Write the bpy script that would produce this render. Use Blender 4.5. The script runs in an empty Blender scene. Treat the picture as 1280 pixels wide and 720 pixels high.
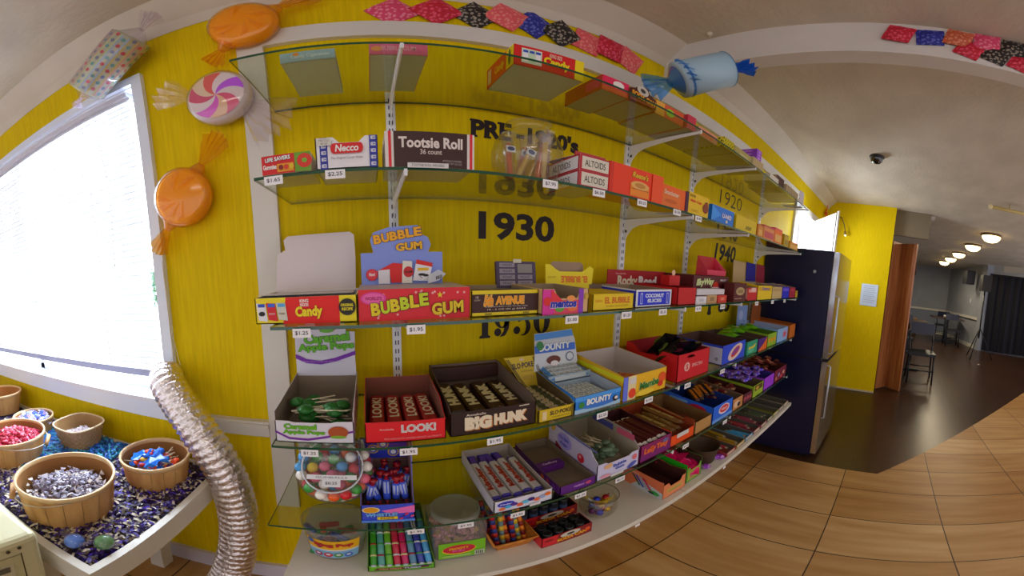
import bpy, bmesh, math, random
from mathutils import Matrix, Vector
random.seed(7)
ZC = 1.35                     # camera height; all heights below are written relative to the lens
C = bpy.context.scene.collection
S1, S2, S3, S4, S5, SB = .484, .181, -.121, -.393, -.653, -.87
YF = .637
FL = -1.35
CEIL = 1.07
WY = .95

# ------------------------------------------------------------------ materials
_m = {}
def lin(c):
    c /= 255.
    return c / 12.92 if c <= .04045 else ((c + .055) / 1.055) ** 2.4
def hexc(h):
    return tuple(lin(int(h[i:i + 2], 16)) for i in (0, 2, 4)) + (1,)
def m(h, rough=.5, metal=0., coat=0., emit=0., trans=0.):
    k = (h, rough, metal, coat, emit, trans)
    if k in _m: return _m[k]
    a = bpy.data.materials.new('paint_' + h); a.use_nodes = True
    b = a.node_tree.nodes['Principled BSDF']
    b.inputs['Base Color'].default_value = hexc(h)
    b.inputs['Roughness'].default_value = rough
    b.inputs['Metallic'].default_value = metal
    b.inputs['Coat Weight'].default_value = coat
    if emit:
        b.inputs['Emission Color'].default_value = hexc(h); b.inputs['Emission Strength'].default_value = emit
    _m[k] = a
    return a
def nodes(name):
    a = bpy.data.materials.new(name); a.use_nodes = True
    return a, a.node_tree.nodes, a.node_tree.links, a.node_tree.nodes['Principled BSDF']
def noisy(name, c1, c2, scale=(1, 1, 1), ns=8, rough=.5, bump=0., bscale=None, detail=4, lo=.35, hi=.65, bdist=.002):
    a, n, l, b = nodes(name)
    tc = n.new('ShaderNodeTexCoord'); mp = n.new('ShaderNodeMapping'); mp.inputs['Scale'].default_value = scale
    l.new(tc.outputs['Object'], mp.inputs['Vector'])
    t = n.new('ShaderNodeTexNoise'); t.inputs['Scale'].default_value = ns; t.inputs['Detail'].default_value = detail
    l.new(mp.outputs['Vector'], t.inputs['Vector'])
    r = n.new('ShaderNodeValToRGB'); r.color_ramp.elements[0].position = lo; r.color_ramp.elements[1].position = hi
    r.color_ramp.elements[0].color = hexc(c1); r.color_ramp.elements[1].color = hexc(c2)
    l.new(t.outputs['Fac'], r.inputs['Fac']); l.new(r.outputs['Color'], b.inputs['Base Color'])
    b.inputs['Roughness'].default_value = rough
    if bump:
        t2 = n.new('ShaderNodeTexNoise'); t2.inputs['Scale'].default_value = bscale or ns; t2.inputs['Detail'].default_value = 3
        l.new(mp.outputs['Vector'], t2.inputs['Vector'])
        bm = n.new('ShaderNodeBump'); bm.inputs['Strength'].default_value = bump; bm.inputs['Distance'].default_value = bdist
        l.new(t2.outputs['Fac'], bm.inputs['Height']); l.new(bm.outputs['Normal'], b.inputs['Normal'])
    return a
def clear(name, tint='ffffff', gloss=.12, rough=.03, haze=0., hazecol='ffffff'):
    """thin clear sheet: tinted transparency, fresnel reflection and an optional milky diffuse share"""
    a, n, l, b = nodes(name); n.remove(b)
    out = n['Material Output']
    tr = n.new('ShaderNodeBsdfTransparent'); tr.inputs['Color'].default_value = hexc(tint)
    gl = n.new('ShaderNodeBsdfGlossy'); gl.inputs['Roughness'].default_value = rough; gl.inputs['Color'].default_value = (.9, .9, .9, 1)
    lw = n.new('ShaderNodeLayerWeight'); lw.inputs['Blend'].default_value = .5
    fr = n.new('ShaderNodeMath'); fr.operation = 'POWER'; fr.inputs[1].default_value = 4.5; l.new(lw.outputs['Facing'], fr.inputs[0])
    mx = n.new('ShaderNodeMixShader'); base = tr
    if haze:
        df = n.new('ShaderNodeBsdfDiffuse'); df.inputs['Color'].default_value = hexc(hazecol)
        m0 = n.new('ShaderNodeMixShader'); m0.inputs['Fac'].default_value = haze
        l.new(tr.outputs[0], m0.inputs[1]); l.new(df.outputs[0], m0.inputs[2]); base = m0
    ml = n.new('ShaderNodeMath'); ml.operation = 'ADD'; ml.inputs[1].default_value = gloss
    l.new(fr.outputs[0], ml.inputs[0])
    m2 = n.new('ShaderNodeMath'); m2.operation = 'MINIMUM'; m2.inputs[1].default_value = .85
    l.new(ml.outputs[0], m2.inputs[0]); l.new(m2.outputs[0], mx.inputs['Fac'])
    l.new(base.outputs[0], mx.inputs[1]); l.new(gl.outputs[0], mx.inputs[2])
    l.new(mx.outputs[0], out.inputs['Surface'])
    return a
GLASS = clear('shelf_glass', 'eef2e6', .03)
GLEDGE = m('0f4a30', .15, coat=.6)
CLEAR = clear('clear_plastic', 'ededed', .02, .08, .10)
BOWL = clear('bowl_glass', 'eeeee6', .06, .03, .03, 'e8e8d8')
CELLO = clear('clear_cellophane', 'faf6fc', .07, .10, .07, 'f6eefc')
CELLOR = clear('orange_cellophane', 'ffe0a0', .05, .15, .22, 'ffbe2c')
CELLBL = clear('blue_cellophane', '98ccf4', .10, .14, .35, '3a98ee')
LIDG = clear('soft_lid', 'f6f6f6', .03, .15, .07, 'e8eaf0')
RIMP = m('d4d6de', .3)
LIDP = clear('frosted_lid', 'e8e8ea', .04, .2, .45, 'dadde6')
def wallmat():
    a, n, l, b = nodes('yellow_wall_paint')
    tc = n.new('ShaderNodeTexCoord'); mp = n.new('ShaderNodeMapping'); mp.inputs['Scale'].default_value = (150, 150, 8)
    l.new(tc.outputs['Object'], mp.inputs['Vector'])
    t = n.new('ShaderNodeTexNoise'); t.inputs['Scale'].default_value = 1; t.inputs['Detail'].default_value = 3
    l.new(mp.outputs[0], t.inputs['Vector'])
    r = n.new('ShaderNodeValToRGB'); r.color_ramp.elements[0].position = .3; r.color_ramp.elements[1].position = .7
    r.color_ramp.elements[0].color = hexc('d6b800'); r.color_ramp.elements[1].color = hexc('e6c800')
    l.new(t.outputs['Fac'], r.inputs['Fac']); l.new(r.outputs['Color'], b.inputs['Base Color'])
    bm = n.new('ShaderNodeBump'); bm.inputs['Strength'].default_value = .35; bm.inputs['Distance'].default_value = .002
    l.new(t.outputs['Fac'], bm.inputs['Height']); l.new(bm.outputs['Normal'], b.inputs['Normal'])
    b.inputs['Roughness'].default_value = .6; b.inputs['Specular IOR Level'].default_value = .12
    return a
YWALL = wallmat()
CEILM = noisy('textured_ceiling', 'c9bfae', 'd6ccbb', (1, 1.6, 1), 3, .9, .55, 28, 5, bdist=.005)
WHITE = m('d9d3c8', .5)
WTRIM = noisy('white_trim_paint', 'd6d2ca', 'dedad2', ns=3, rough=.4)
def tilemat():
    a, n, l, b = nodes('wood_look_floor_tile')
    tc = n.new('ShaderNodeTexCoord'); mp = n.new('ShaderNodeMapping')
    mp.inputs['Location'].default_value = (.155, -1.96, 0)
    mp.inputs['Rotation'].default_value = (0, 0, math.pi / 2)
    l.new(tc.outputs['Object'], mp.inputs['Vector'])
    # rotated by 90 degrees: brick rows run along y
    br = n.new('ShaderNodeTexBrick'); br.offset = 0; br.squash = 1
    br.inputs['Scale'].default_value = 1; br.inputs['Brick Width'].default_value = .575; br.inputs['Row Height'].default_value = .333
    br.inputs['Mortar Size'].default_value = .0032; br.inputs['Mortar Smooth'].default_value = .2
    br.inputs['Color1'].default_value = hexc('a87b42'); br.inputs['Color2'].default_value = hexc('c8a472'); br.inputs['Mortar'].default_value = hexc('3a2a1a')
    l.new(mp.outputs[0], br.inputs['Vector'])
    mp2 = n.new('ShaderNodeMapping'); mp2.inputs['Scale'].default_value = (9, 1.2, 1); l.new(tc.outputs['Object'], mp2.inputs['Vector'])
    t = n.new('ShaderNodeTexNoise'); t.inputs['Scale'].default_value = 1.6; t.inputs['Detail'].default_value = 6; l.new(mp2.outputs[0], t.inputs['Vector'])
    r = n.new('ShaderNodeValToRGB'); r.color_ramp.elements[0].position = .3; r.color_ramp.elements[1].position = .72
    r.color_ramp.elements[0].color = hexc('dcc8a4'); r.color_ramp.elements[1].color = (1, 1, 1, 1)
    l.new(t.outputs['Fac'], r.inputs['Fac'])
    mx = n.new('ShaderNodeMixRGB'); mx.blend_type = 'MULTIPLY'; mx.inputs['Fac'].default_value = 1
    l.new(br.outputs['Color'], mx.inputs[1]); l.new(r.outputs['Color'], mx.inputs[2]); l.new(mx.outputs[0], b.inputs['Base Color'])
    b.inputs['Roughness'].default_value = .42
    return a
TILE = tilemat()
def planks():
    a, n, l, b = nodes('dark_wood_planks')
    tc = n.new('ShaderNodeTexCoord')
    br = n.new('ShaderNodeTexBrick'); br.offset = .37; br.inputs['Scale'].default_value = 1
    br.inputs['Brick Width'].default_value = 1.1; br.inputs['Row Height'].default_value = .13; br.inputs['Mortar Size'].default_value = .002
    br.inputs['Color1'].default_value = hexc('331f12'); br.inputs['Color2'].default_value = hexc('402818'); br.inputs['Mortar'].default_value = hexc('1c1410')
    l.new(tc.outputs['Object'], br.inputs['Vector']); l.new(br.outputs['Color'], b.inputs['Base Color'])
    b.inputs['Roughness'].default_value = .3
    return a
PLANK = planks()
BASKETW = noisy('basket_wood', 'c08a4c', 'd9a868', (6, 6, 1), 4, .6, .2, 20)
BASKETI = noisy('basket_wood_inside', 'c79762', 'd9b07c', (6, 6, 1), 4, .6)
WOODDOOR = noisy('brown_door_wood', '8a4a22', 'b07040', (14, 14, .8), 2, .35)
CARD = m('a08a70', .8); CARDD = m('7c6a58', .8); CARDW = m('ded8dc', .7)
BLK = m('14100e', .5); WHT = m('eceaf0', .5); STEEL = m('b8bcc4', .3, .85); INK = m('1e0a06', .6)

# ------------------------------------------------------------------ mesh builder
_txt = {}
def textshape(s, bold=0., shear=0.):
    bold = min(bold, .085)
    k = (s, bold, shear)
    if k in _txt: return _txt[k]
    cu = bpy.data.curves.new('t', 'FONT'); cu.body = s; cu.offset = bold; cu.shear = shear; cu.resolution_u = 3 if len(s) < 8 else 2; cu.size = 1
    ob = bpy.data.objects.new('t', cu); me = ob.to_mesh()
    vs = [(v.co.x, v.co.y) for v in me.vertices]; fs = [tuple(p.vertices) for p in me.polygons]
    ob.to_mesh_clear(); bpy.data.objects.remove(ob); bpy.data.curves.remove(cu)
    if not vs: vs = [(0, 0)]
    x0 = min(v[0] for v in vs); x1 = max(v[0] for v in vs); y0 = min(v[1] for v in vs); y1 = max(v[1] for v in vs)
    r = ([((x - (x0 + x1) / 2), (y - (y0 + y1) / 2)) for x, y in vs], fs, max(x1 - x0, 1e-4), max(y1 - y0, 1e-4))
    _txt[k] = r
    return r
class MB:
    def __init__(s): s.v = []; s.f = []; s.mi = []; s.ms = []; s.sm = []
    def mat(s, a):
        if isinstance(a, str): a = m(a)
        if a not in s.ms: s.ms.append(a)
        return s.ms.index(a)
    def face(s, pts, a, smooth=False):
        i = len(s.v); s.v += [tuple(p) for p in pts]; s.f.append(tuple(range(i, i + len(pts)))); s.mi.append(s.mat(a)); s.sm.append(smooth)
    def mesh(s, vs, fs, a, smooth=False):
        i = len(s.v); s.v += [tuple(p) for p in vs]; k = s.mat(a)
        for f in fs: s.f.append(tuple(i + j for j in f)); s.mi.append(k); s.sm.append(smooth)
    def box(s, x0, x1, y0, y1, z0, z1, a):
        vs = [(x0, y0, z0), (x1, y0, z0), (x1, y1, z0), (x0, y1, z0), (x0, y0, z1), (x1, y0, z1), (x1, y1, z1), (x0, y1, z1)]
        s.mesh(vs, [(0, 3, 2, 1), (4, 5, 6, 7), (0, 1, 5, 4), (1, 2, 6, 5), (2, 3, 7, 6), (3, 0, 4, 7)], a)
    def prism(s, poly, d, a, smooth=False):
        """poly: planar 3-D outline, pushed by vector d"""
        n = len(poly); d = Vector(d); p = [Vector(q) for q in poly]; q = [w + d for w in p]
        s.mesh(p + q, [tuple(range(n))[::-1], tuple(range(n, 2 * n))] + [(i, (i + 1) % n, n + (i + 1) % n, n + i) for i in range(n)], a, smooth)
    def lathe(s, prof, a, n=24, cx=0, cy=0, smooth=True, sx=1, sy=1):
        vs = []; fs = []
        for r, z in prof:
            for i in range(n):
                t = 2 * math.pi * i / n; vs.append((cx + r * math.cos(t) * sx, cy + r * math.sin(t) * sy, z))
        for j in range(len(prof) - 1):
            for i in range(n):
                k = (i + 1) % n; fs.append((j * n + i, j * n + k, (j + 1) * n + k, (j + 1) * n + i))
        s.mesh(vs, fs, a, smooth)
    def tube(s, pts, r, a, n=8, caps=True, smooth=True):
        pts = [Vector(p) for p in pts]; rs = r if isinstance(r, (list, tuple)) else [r] * len(pts)
        vs = []; fs = []; up = None
        for i, p in enumerate(pts):
            t = (pts[min(i + 1, len(pts) - 1)] - pts[max(i - 1, 0)]).normalized()
            if up is None: up = Vector((0, 0, 1)) if abs(t.z) < .9 else Vector((1, 0, 0))
            u = (up - t * up.dot(t)).normalized(); up = u; w = t.cross(u)
            for k in range(n):
                q = 2 * math.pi * k / n; vs.append(p + (u * math.cos(q) + w * math.sin(q)) * rs[i])
        for i in range(len(pts) - 1):
            for k in range(n):
                j = (k + 1) % n; fs.append((i * n + k, i * n + j, (i + 1) * n + j, (i + 1) * n + k))
        if caps: fs += [tuple(range(n))[::-1], tuple((len(pts) - 1) * n + k for k in range(n))]
        s.mesh(vs, fs, a, smooth)
    def ball(s, c, r, a, n=12, sz=1.):
        pr = []
        h = n // 2
        for j in range(h + 1):
            t = math.pi * j / h; pr.append((max(r * math.sin(t), 1e-5), c[2] - r * sz * math.cos(t)))
        s.lathe(pr, a, n, c[0], c[1])
    def xf(s, M):
        s.v = [tuple(M @ Vector(p)) for p in s.v]; return s
    def data(s, name):
        me = bpy.data.meshes.new(name); me.from_pydata(s.v, [], s.f)
        for a in s.ms: me.materials.append(a)
        me.polygons.foreach_set('material_index', s.mi); me.polygons.foreach_set('use_smooth', s.sm); me.update()
        return me
    def build(s, name, parent=None, loc=(0, 0, 0), rot=(0, 0, 0)):
        return put(name, s.data(name), parent, loc, rot)
def put(name, data, parent=None, loc=(0, 0, 0), rot=(0, 0, 0)):
    o = bpy.data.objects.new(name, data); C.objects.link(o)
    if parent: o.parent = parent; o.location = loc
    else: o.location = (loc[0], loc[1], loc[2] + ZC)
    o.rotation_euler = rot
    return o
def tag(o, label, cat, group=None, kind=None):
    o['label'] = label; o['category'] = cat
    if group: o['group'] = group
    if kind: o['kind'] = kind
    return o
def thing(name, label, cat, loc=(0, 0, 0), rot=(0, 0, 0), group=None):
    return tag(put(name, None, None, loc, rot), label, cat, group)
def struct(o): o['kind'] = 'structure'; return o
def dup(src, loc, rot=None, label=None, group=None):
    r = src.copy(); C.objects.link(r); r.location = (loc[0], loc[1], loc[2] + ZC)
    if rot is not None: r.rotation_euler = rot
    if label: r['label'] = label
    if group: r['group'] = group
    for ch in list(src.children):
        c = ch.copy(); C.objects.link(c); c.parent = r
        for g in list(ch.children):
            d = g.copy(); C.objects.link(d); d.parent = c
    return r
class Face:
    """printed artwork on a flat face: u to the right, v up, each mark a hair above the last"""
    def __init__(s, mb, o, u, v): s.mb = mb; s.o = Vector(o); s.u = Vector(u).normalized(); s.v = Vector(v).normalized(); s.n = s.u.cross(s.v); s.k = 0
    def p(s, a, b): return s.o + s.u * a + s.v * b + s.n * (.0003 * s.k)
    def poly(s, pts, a): s.k += 1; s.mb.face([s.p(*q) for q in pts], a)
    def rect(s, a, b, c, d, mt): s.poly([(a, b), (c, b), (c, d), (a, d)], mt)
    def ell(s, a, b, ra, rb, mt, n=18, rot=0):
        cr, sr = math.cos(rot), math.sin(rot)
        s.poly([(a + ra * math.cos(t) * cr - rb * math.sin(t) * sr, b + ra * math.cos(t) * sr + rb * math.sin(t) * cr) for t in [2 * math.pi * i / n for i in range(n)]], mt)
    def star(s, a, b, r, mt):
        s.poly([(a + (r if i % 2 == 0 else r * .42) * math.sin(math.pi * i / 5), b + (r if i % 2 == 0 else r * .42) * math.cos(math.pi * i / 5)) for i in range(10)], mt)
    def txt(s, t, a, b, w, h, mt, bold=.02, rot=0, shear=0, out=None, ob=.03, sh=None):
        """t is fitted in a box w by h centred on (a, b)"""
        vs0, fs0, W, H = textshape(t, min(bold, .05) if out else bold, shear)
        def lay(vs, fs, k, dx, dy, mat):
            s.k += 1; cr, sr = math.cos(rot), math.sin(rot); sx, sy = w / W, h / H
            s.mb.mesh([s.p(a + dx + (x * sx) * cr - (y * sy) * sr, b + dy + (x * sx) * sr + (y * sy) * cr) for x, y in vs], fs, mat)
        if sh: lay(vs0, fs0, 0, h * .08, -h * .08, sh)
        if out:
            v2, f2, W2, H2 = textshape(t, min(bold, .05) + min(ob, .03), shear); lay(v2, f2, 0, 0, 0, out)
        lay(vs0, fs0, 0, 0, 0, mt)
def ffront(mb, z=0, y=0, x=0): return Face(mb, (x, y - .0003, z), (1, 0, 0), (0, 0, 1))
def fleft(mb, d, x=0): return Face(mb, (x - .0003, d, 0), (0, -1, 0), (0, 0, 1))
def fright(mb, w): return Face(mb, (w + .0003, 0, 0), (0, 1, 0), (0, 0, 1))
def ftop(mb, z): return Face(mb, (0, 0, z + .0003), (1, 0, 0), (0, 1, 0))

def tray_mb(w, d, hf, hb=None, out='ffffff', inn=CARD, hs=None, t=.0022, notch=None, sidecut=None, floor=True):
    """open carton: front wall hf, back wall hb, side walls follow hs (list of (depth fraction, height))"""
    mb = MB(); hb = hb or hf; out_ = out
    hs = hs or [(0, hf), (1, hb)]
    mb.box(0, w, 0, d, 0, t, out_)
    if notch:   # front wall with a dip: (u0, u1, height)
        a, b, hn = notch; e = min(.012, (b - a) / 4)
        pts = [(0, 0, 0), (w, 0, 0), (w, 0, hf), (b, 0, hf), (b - e, 0, hn), (a + e, 0, hn), (a, 0, hf), (0, 0, hf)]
    else: pts = [(0, 0, 0), (w, 0, 0), (w, 0, hf), (0, 0, hf)]
    mb.prism([p for p in pts], (0, t * .5, 0), out_); mb.prism([(p[0], t * .5 + .0001, p[2]) for p in pts], (0, t * .5, 0), inn)
    mb.box(0, w, d - t * .5, d, 0, hb, out_); mb.box(t * .5, w - t * .5, d - t, d - t * .5 - .0001, 0, hb - .0002, inn)
    side = [(0, 0)] + [(0, 0)][:0] + [(1, 0)] + [(f, h) for f, h in reversed(hs)]
    for x, o_, i_ in ((0, 0, t * .5), (w, 0, -t * .5)):
        mb.prism([(x, f * d, h) for f, h in side], (i_, 0, 0), out_)
        mb.prism([(x + i_ * 1.04, f * d, h - .0002 if h else 0) for f, h in side], (i_, 0, 0), inn)
    mb.box(t, w - t, t, d - t, t + .0001, t + .0006, inn)
    return mb
def closed_mb(w, d, h, out):
    mb = MB(); mb.box(0, w, 0, d, 0, h, out); return mb
def carton(name, label, cat, x0, x1, z, mb, header=None, y=YF, group=None, extra=None, part='tray'):
    """header / extra: list of (part name, MB) children"""
    kids = ([('header_card', header)] if header else []) + (extra or [])
    if not kids: return tag(mb.build(name, None, (x0, y, z)), label, cat, group)
    r = thing(name, label, cat, (x0, y, z), group=group)
    mb.build(part, r)
    for n, k in kids: k.build(n, r)
    return r
def card(poly, y, tilt=0., colr='ffffff', back=None, t=.0012):
    """standing card: outline in x,z at depth y, leaning back by tilt over its height"""
    mb = MB()
    P = [(x, y + z * tilt, z) for x, z in poly]
    mb.prism(P, (0, t, 0), colr)
    return mb
def cface(mb, y, tilt=0., z0=0):
    v = Vector((0, tilt, 1)).normalized()
    return Face(mb, (0, y + z0 * tilt - .0004, z0), (1, 0, 0), v)

# ------------------------------------------------------------------ setting
def quad(a, pts): mb = MB(); mb.face(pts, a); return mb
OUT = [(-4.2, 3), (-4.2, -3.4)]
# floor: tile in front, dark planks beyond a border that turns at (2.2, -.06)
mb = MB(); mb.prism([(-3.2, 1.0, FL), (-3.2, -3.6, FL), (6.5, -3.6, FL), (2.2, -.06, FL), (2.2, 1.0, FL)], (0, 0, -.05), TILE)
mb.prism([(2.2, 1.0, FL), (2.2, -.06, FL), (6.5, -3.6, FL), (6.5, -6, FL), (14, -6, FL), (14, 1.0, FL)], (0, 0, -.05), PLANK)
struct(mb.build('floor'))
mb = MB(); mb.box(-3.2, 14, -6, 1.1, CEIL, CEIL + .05, CEILM)
struct(mb.build('ceiling'))
# shelf wall with its two window openings
def wall_with(holes, x0, x1, z0, z1, y0, y1, a):
    xs = sorted({x0, x1, *[h[0] for h in holes], *[h[1] for h in holes]}); zs = sorted({z0, z1, *[h[2] for h in holes], *[h[3] for h in holes]})
    mb = MB()
    for i in range(len(xs) - 1):
        for j in range(len(zs) - 1):
            cx, cz = (xs[i] + xs[i + 1]) / 2, (zs[j] + zs[j + 1]) / 2
            if any(h[0] < cx < h[1] and h[2] < cz < h[3] for h in holes): continue
            mb.box(xs[i], xs[i + 1], y0, y1, zs[j], zs[j + 1], a)
    return mb
WIN = (-2.5, -.697, -.455, .765); WIN2 = (2.9, 3.8, .1, .66)
mb = wall_with([WIN, WIN2], -3.2, 4.3, FL, CEIL, WY, WY + .12, YWALL)
struct(mb.build('wall_back'))
# cove along the shelf wall (sloping plaster strip) and the flat trim frame that once framed the alcove
mb = MB(); mb.prism([(-3.2, WY - .002, .96), (-3.2, WY - .002, CEIL), (-3.2, WY - .10, CEIL), (-3.2, WY - .06, 1.035), (-3.2, WY - .02, 1.0)], (7.4, 0, 0), noisy('cove_paint', 'cfc5b4', 'd8cebd', ns=4, rough=.7))
struct(mb.build('trim_1'))
mb = MB(); mb.box(-.325, -.25, WY - .018, WY, -.86, .82, WTRIM); mb.box(-.25, 2.95, WY - .018, WY, .752, .82, WTRIM)
struct(mb.build('trim_2'))
# chair rail, baseboard
mb = MB(); mb.box(-.66, -.325, WY - .022, WY, -.553, -.497, WTRIM); mb.box(-.66, -.325, WY - .03, WY - .022, -.520, -.505, WTRIM)
struct(mb.build('trim_3'))
mb = MB(); mb.box(-3.2, 2.9, WY - .016, WY, FL, FL + .095, m('cfc9d6', .5)); struct(mb.build('baseboard_back'))
# window 1 casing + sill + panes behind the blind
w = MB()
a, b, c, d = WIN
w.box(b, b + .042, WY - .02, WY, c - .085, d + .035, m('e4ecfa', .4)); w.box(a - .08, a, WY - .02, WY, c - .085, d + .035, m('e4ecfa', .4))
w.box(a, b, WY - .02, WY, d, d + .035, m('e4ecfa', .4)); w.box(a, b, WY - .022, WY, c - .085, c, m('e4ecfa', .4))
w.box(a, b, WY - .035, WY + .12, c - .012, c + .004, m('e6eaf2', .35)); 
for x in (b - .02, a): w.box(x, x + .02, WY + .06, WY + .12, c, d, m('e6eaf2', .35))
w.box(a, b, WY + .06, WY + .12, c + .004, c + .035, m('e6eaf2', .35)); w.box(a, b, WY + .06, WY + .12, d - .03, d, m('e6eaf2', .35))
w.box(a, b, WY - .001, WY + .119, d - .004, d, m('e6eaf2', .35)); w.box(b - .004, b, WY - .001, WY + .119, c, d, m('e6eaf2', .35)); w.box(-1.62, -1.585, WY + .06, WY + .11, c, d, m('e6eaf2', .35)); w.box(b - .05, b - .02, WY + .07, WY + .1, c, d, m('6a78b8', .4))
wo = struct(w.build('window_1'))
g = MB(); g.face([(a, WY + .1, c), (b, WY + .1, c), (b, WY + .1, d), (a, WY + .1, d)], clear('window_glass', 'f4f8ff', .0, .02))
g.build('pane', wo)
w = MB(); a, b, c, d = WIN2
w.box(a - .07, a, WY - .02, WY, c, d + .06, WTRIM); w.box(b, b + .07, WY - .02, WY, c, d + .06, WTRIM); w.box(a - .07, b + .07, WY - .02, WY, d, d + .07, WTRIM); w.box(a - .07, b + .07, WY - .03, WY, c - .06, c, WTRIM)
w.box(a, b, WY - .001, WY + .119, d - .004, d, WHITE); w.box(b - .004, b, WY - .001, WY + .119, c, d, WHITE); w.box(a, a + .004, WY - .001, WY + .119, c, d, WHITE); w.box(a, b, WY - .001, WY + .119, c, c + .004, WHITE); w.box(3.33, 3.36, WY + .05, WY + .08, c, d, WTRIM)
wo = struct(w.build('window_2'))
g = MB(); g.face([(a, WY + .1, c), (b, WY + .1, c), (b, WY + .1, d), (a, WY + .1, d)], clear('window_glass_b', 'f4f8ff', .0, .02)); g.build('pane', wo)
# bright daylight outside
mb = MB(); mb.face([(-5, 3.2, -2), (6, 3.2, -2), (6, 3.2, 3), (-5, 3.2, 3)], m('e6f0ff', 1, emit=5.0)); o = struct(mb.build('exterior_sky'))
mb = MB()
for i in range(60):
    x = random.uniform(-2.0, -1.8); z = random.uniform(-.3, .1)
    mb.ball((x, 2.6 + random.uniform(-.15, .15), z), random.uniform(.02, .05), '7aa088', 6)  # leaf green paled, the overexposed haze outdoors is put into the colour
mb.tube([(-1.8, 2.6, -1.3), (-1.8, 2.6, .2)], .03, '4a3826')
tag(mb.build('shrub'), 'green shrub outside the window, seen at the side of the blind', 'shrub')
# ceiling header beam over the room opening, perpendicular to the shelf wall
mb = MB(); mb.box(1.04, 1.12, -4.2, WY, .9, CEIL, noisy('beam_paint', 'd8d2cc', 'e2dcd6', ns=2, rough=.6)); struct(mb.build('beam_1'))
# column wall (end of the shop), facing the camera
mb = MB(); mb.box(4.2, 4.3, .09, WY, FL, CEIL, YWALL); struct(mb.build('wall_right'))
mb = MB(); mb.box(4.188, 4.2, .09, WY, FL, FL + .02, m('bfb2a0')); struct(mb.build('baseboard_right'))
# dining room beyond
GREY = noisy('grey_wall_paint', '9296a0', '9ca0aa', ns=2, rough=.7); GREYL = m('858ea0', .7)
mb = MB(); mb.box(12.0, 12.1, -2.1, 1.0, FL, -.45, GREYL); mb.box(12.0, 12.1, -2.1, 1.0, -.45, CEIL, GREY)
mb.box(11.96, 12.0, -2.1, 1.0, -.52, -.45, WTRIM); mb.box(11.97, 12.0, -2.1, 1.0, FL, FL + .1, WTRIM); struct(mb.build('wall_far'))
mb = MB(); mb.prism([(12, -2.1, FL), (9.2, -2.62, FL), (9.15, -2.5, FL), (12, -1.98, FL)][::-1], (0, 0, CEIL - FL), GREY)
mb.prism([(12, -1.97, -.52), (9.15, -2.49, -.52), (9.15, -2.46, -.52), (12, -1.94, -.52)], (0, 0, .07), WTRIM)
mb.prism([(12, -1.97, FL), (9.15, -2.49, FL), (9.15, -2.46, FL), (12, -1.94, FL)], (0, 0, .1), WTRIM); struct(mb.build('wall_side'))
mb = MB(); mb.prism([(9.2, -2.62, FL), (9.12, -2.42, FL), (8.95, -2.5, FL), (9.05, -2.72, FL)], (0, 0, CEIL - FL), GREY)
mb.prism([(8.7, -2.95, .9), (6.6, -4.9, .9), (6.5, -4.8, .9), (8.6, -2.85, .9)], (0, 0, .17), WTRIM); struct(mb.build('pillar'))
mb = MB(); mb.box(11.5, 11.6, -6, -2.6, FL, CEIL, GREYL); struct(mb.build('wall_dark_room'))
mb = MB(); mb.box(4.3, 12.1, 1.0, 1.1, FL, CEIL, GREY); struct(mb.build('wall_dining_back'))
mb = MB(); mb.box(4.3, 4.36, -.36, .95, .73, CEIL, m('7e7058', .7)); struct(mb.build('beam_2'))

# ------------------------------------------------------------------ numerals painted on the wall
def sign(name, label, t, x0, x1, z0, z1, fn=None, bold=.03, shear=0):
    mb = MB(); f = Face(mb, (0, WY - .0006, 0), (1, 0, 0), (0, 0, 1))
    if fn: fn(f)
    else: f.txt(t, (x0 + x1) / 2, (z0 + z1) / 2, x1 - x0, z1 - z0, INK, bold, 0, shear)
    # give the cut vinyl letters a real thickness
    return tag(mb.build(name), label, 'sign')
def thick(f, pts): f.k = 1; f.mb.prism([f.p(*q) for q in pts], f.n * .0015, INK)
def vin(f, t, x0, x1, z0, z1, bold=.03, shear=0): f.txt(t, (x0 + x1) / 2, (z0 + z1) / 2, x1 - x0, z1 - z0, INK, bold, 0, shear)
sign('wall_year', 'large black 1930 lettering on the yellow wall', '1930', .32, .58, .06, .148, bold=.035)
def f1950(f):
    # high-contrast round forms with ball ends
    x, z, h = .315, -.243, .09
    thick(f, [(x + .01, z), (x + .045, z), (x + .045, z + .006), (x + .038, z + .01), (x + .038, z + h), (x + .03, z + h), (x + .008, z + h - .014), (x + .018, z + h - .016), (x + .018, z + .01), (x + .01, z + .006)])
    def ring(cx, cz, rx, rz, ix, skip=()):
        n = 28; P = [(2 * math.pi * i / n) for i in range(n)]
        for i in range(n):
            if i in skip: continue
            t0, t1 = P[i], P[i] + 2 * math.pi / n
            thick(f, [(cx + rx * math.cos(t0), cz + rz * math.sin(t0)), (cx + rx * math.cos(t1), cz + rz * math.sin(t1)), (cx + ix * math.cos(t1), cz + (rz - .004) * math.sin(t1)), (cx + ix * math.cos(t0), cz + (rz - .004) * math.sin(t0))])
    ring(x + .085, z + h * .66, .026, .031, .010)
    thick(f, [(x + .093, z + h * .66), (x + .111, z + h * .66), (x + .108, z + .025), (x + .095, z + .004), (x + .078, z), (x + .082, z + .006), (x + .092, z + .02)])
    f.ell(x + .071, z + .016, .012, .013, INK)
    thick(f, [(x + .145, z + h), (x + .185, z + h - .004), (x + .187, z + h - .018), (x + .148, z + h - .014), (x + .146, z + h * .5), (x + .141, z + h * .5)])
    ring(x + .158, z + .028, .028, .029, .012, range(10, 20))
    f.ell(x + .137, z + .018, .012, .013, INK)
    ring(x + .228, z + h / 2, .031, h / 2, .010)
sign('wall_year', 'large black 1950 lettering with round ball ends on the wall', '1950', 0, 0, 0, 0, f1950)
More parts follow.
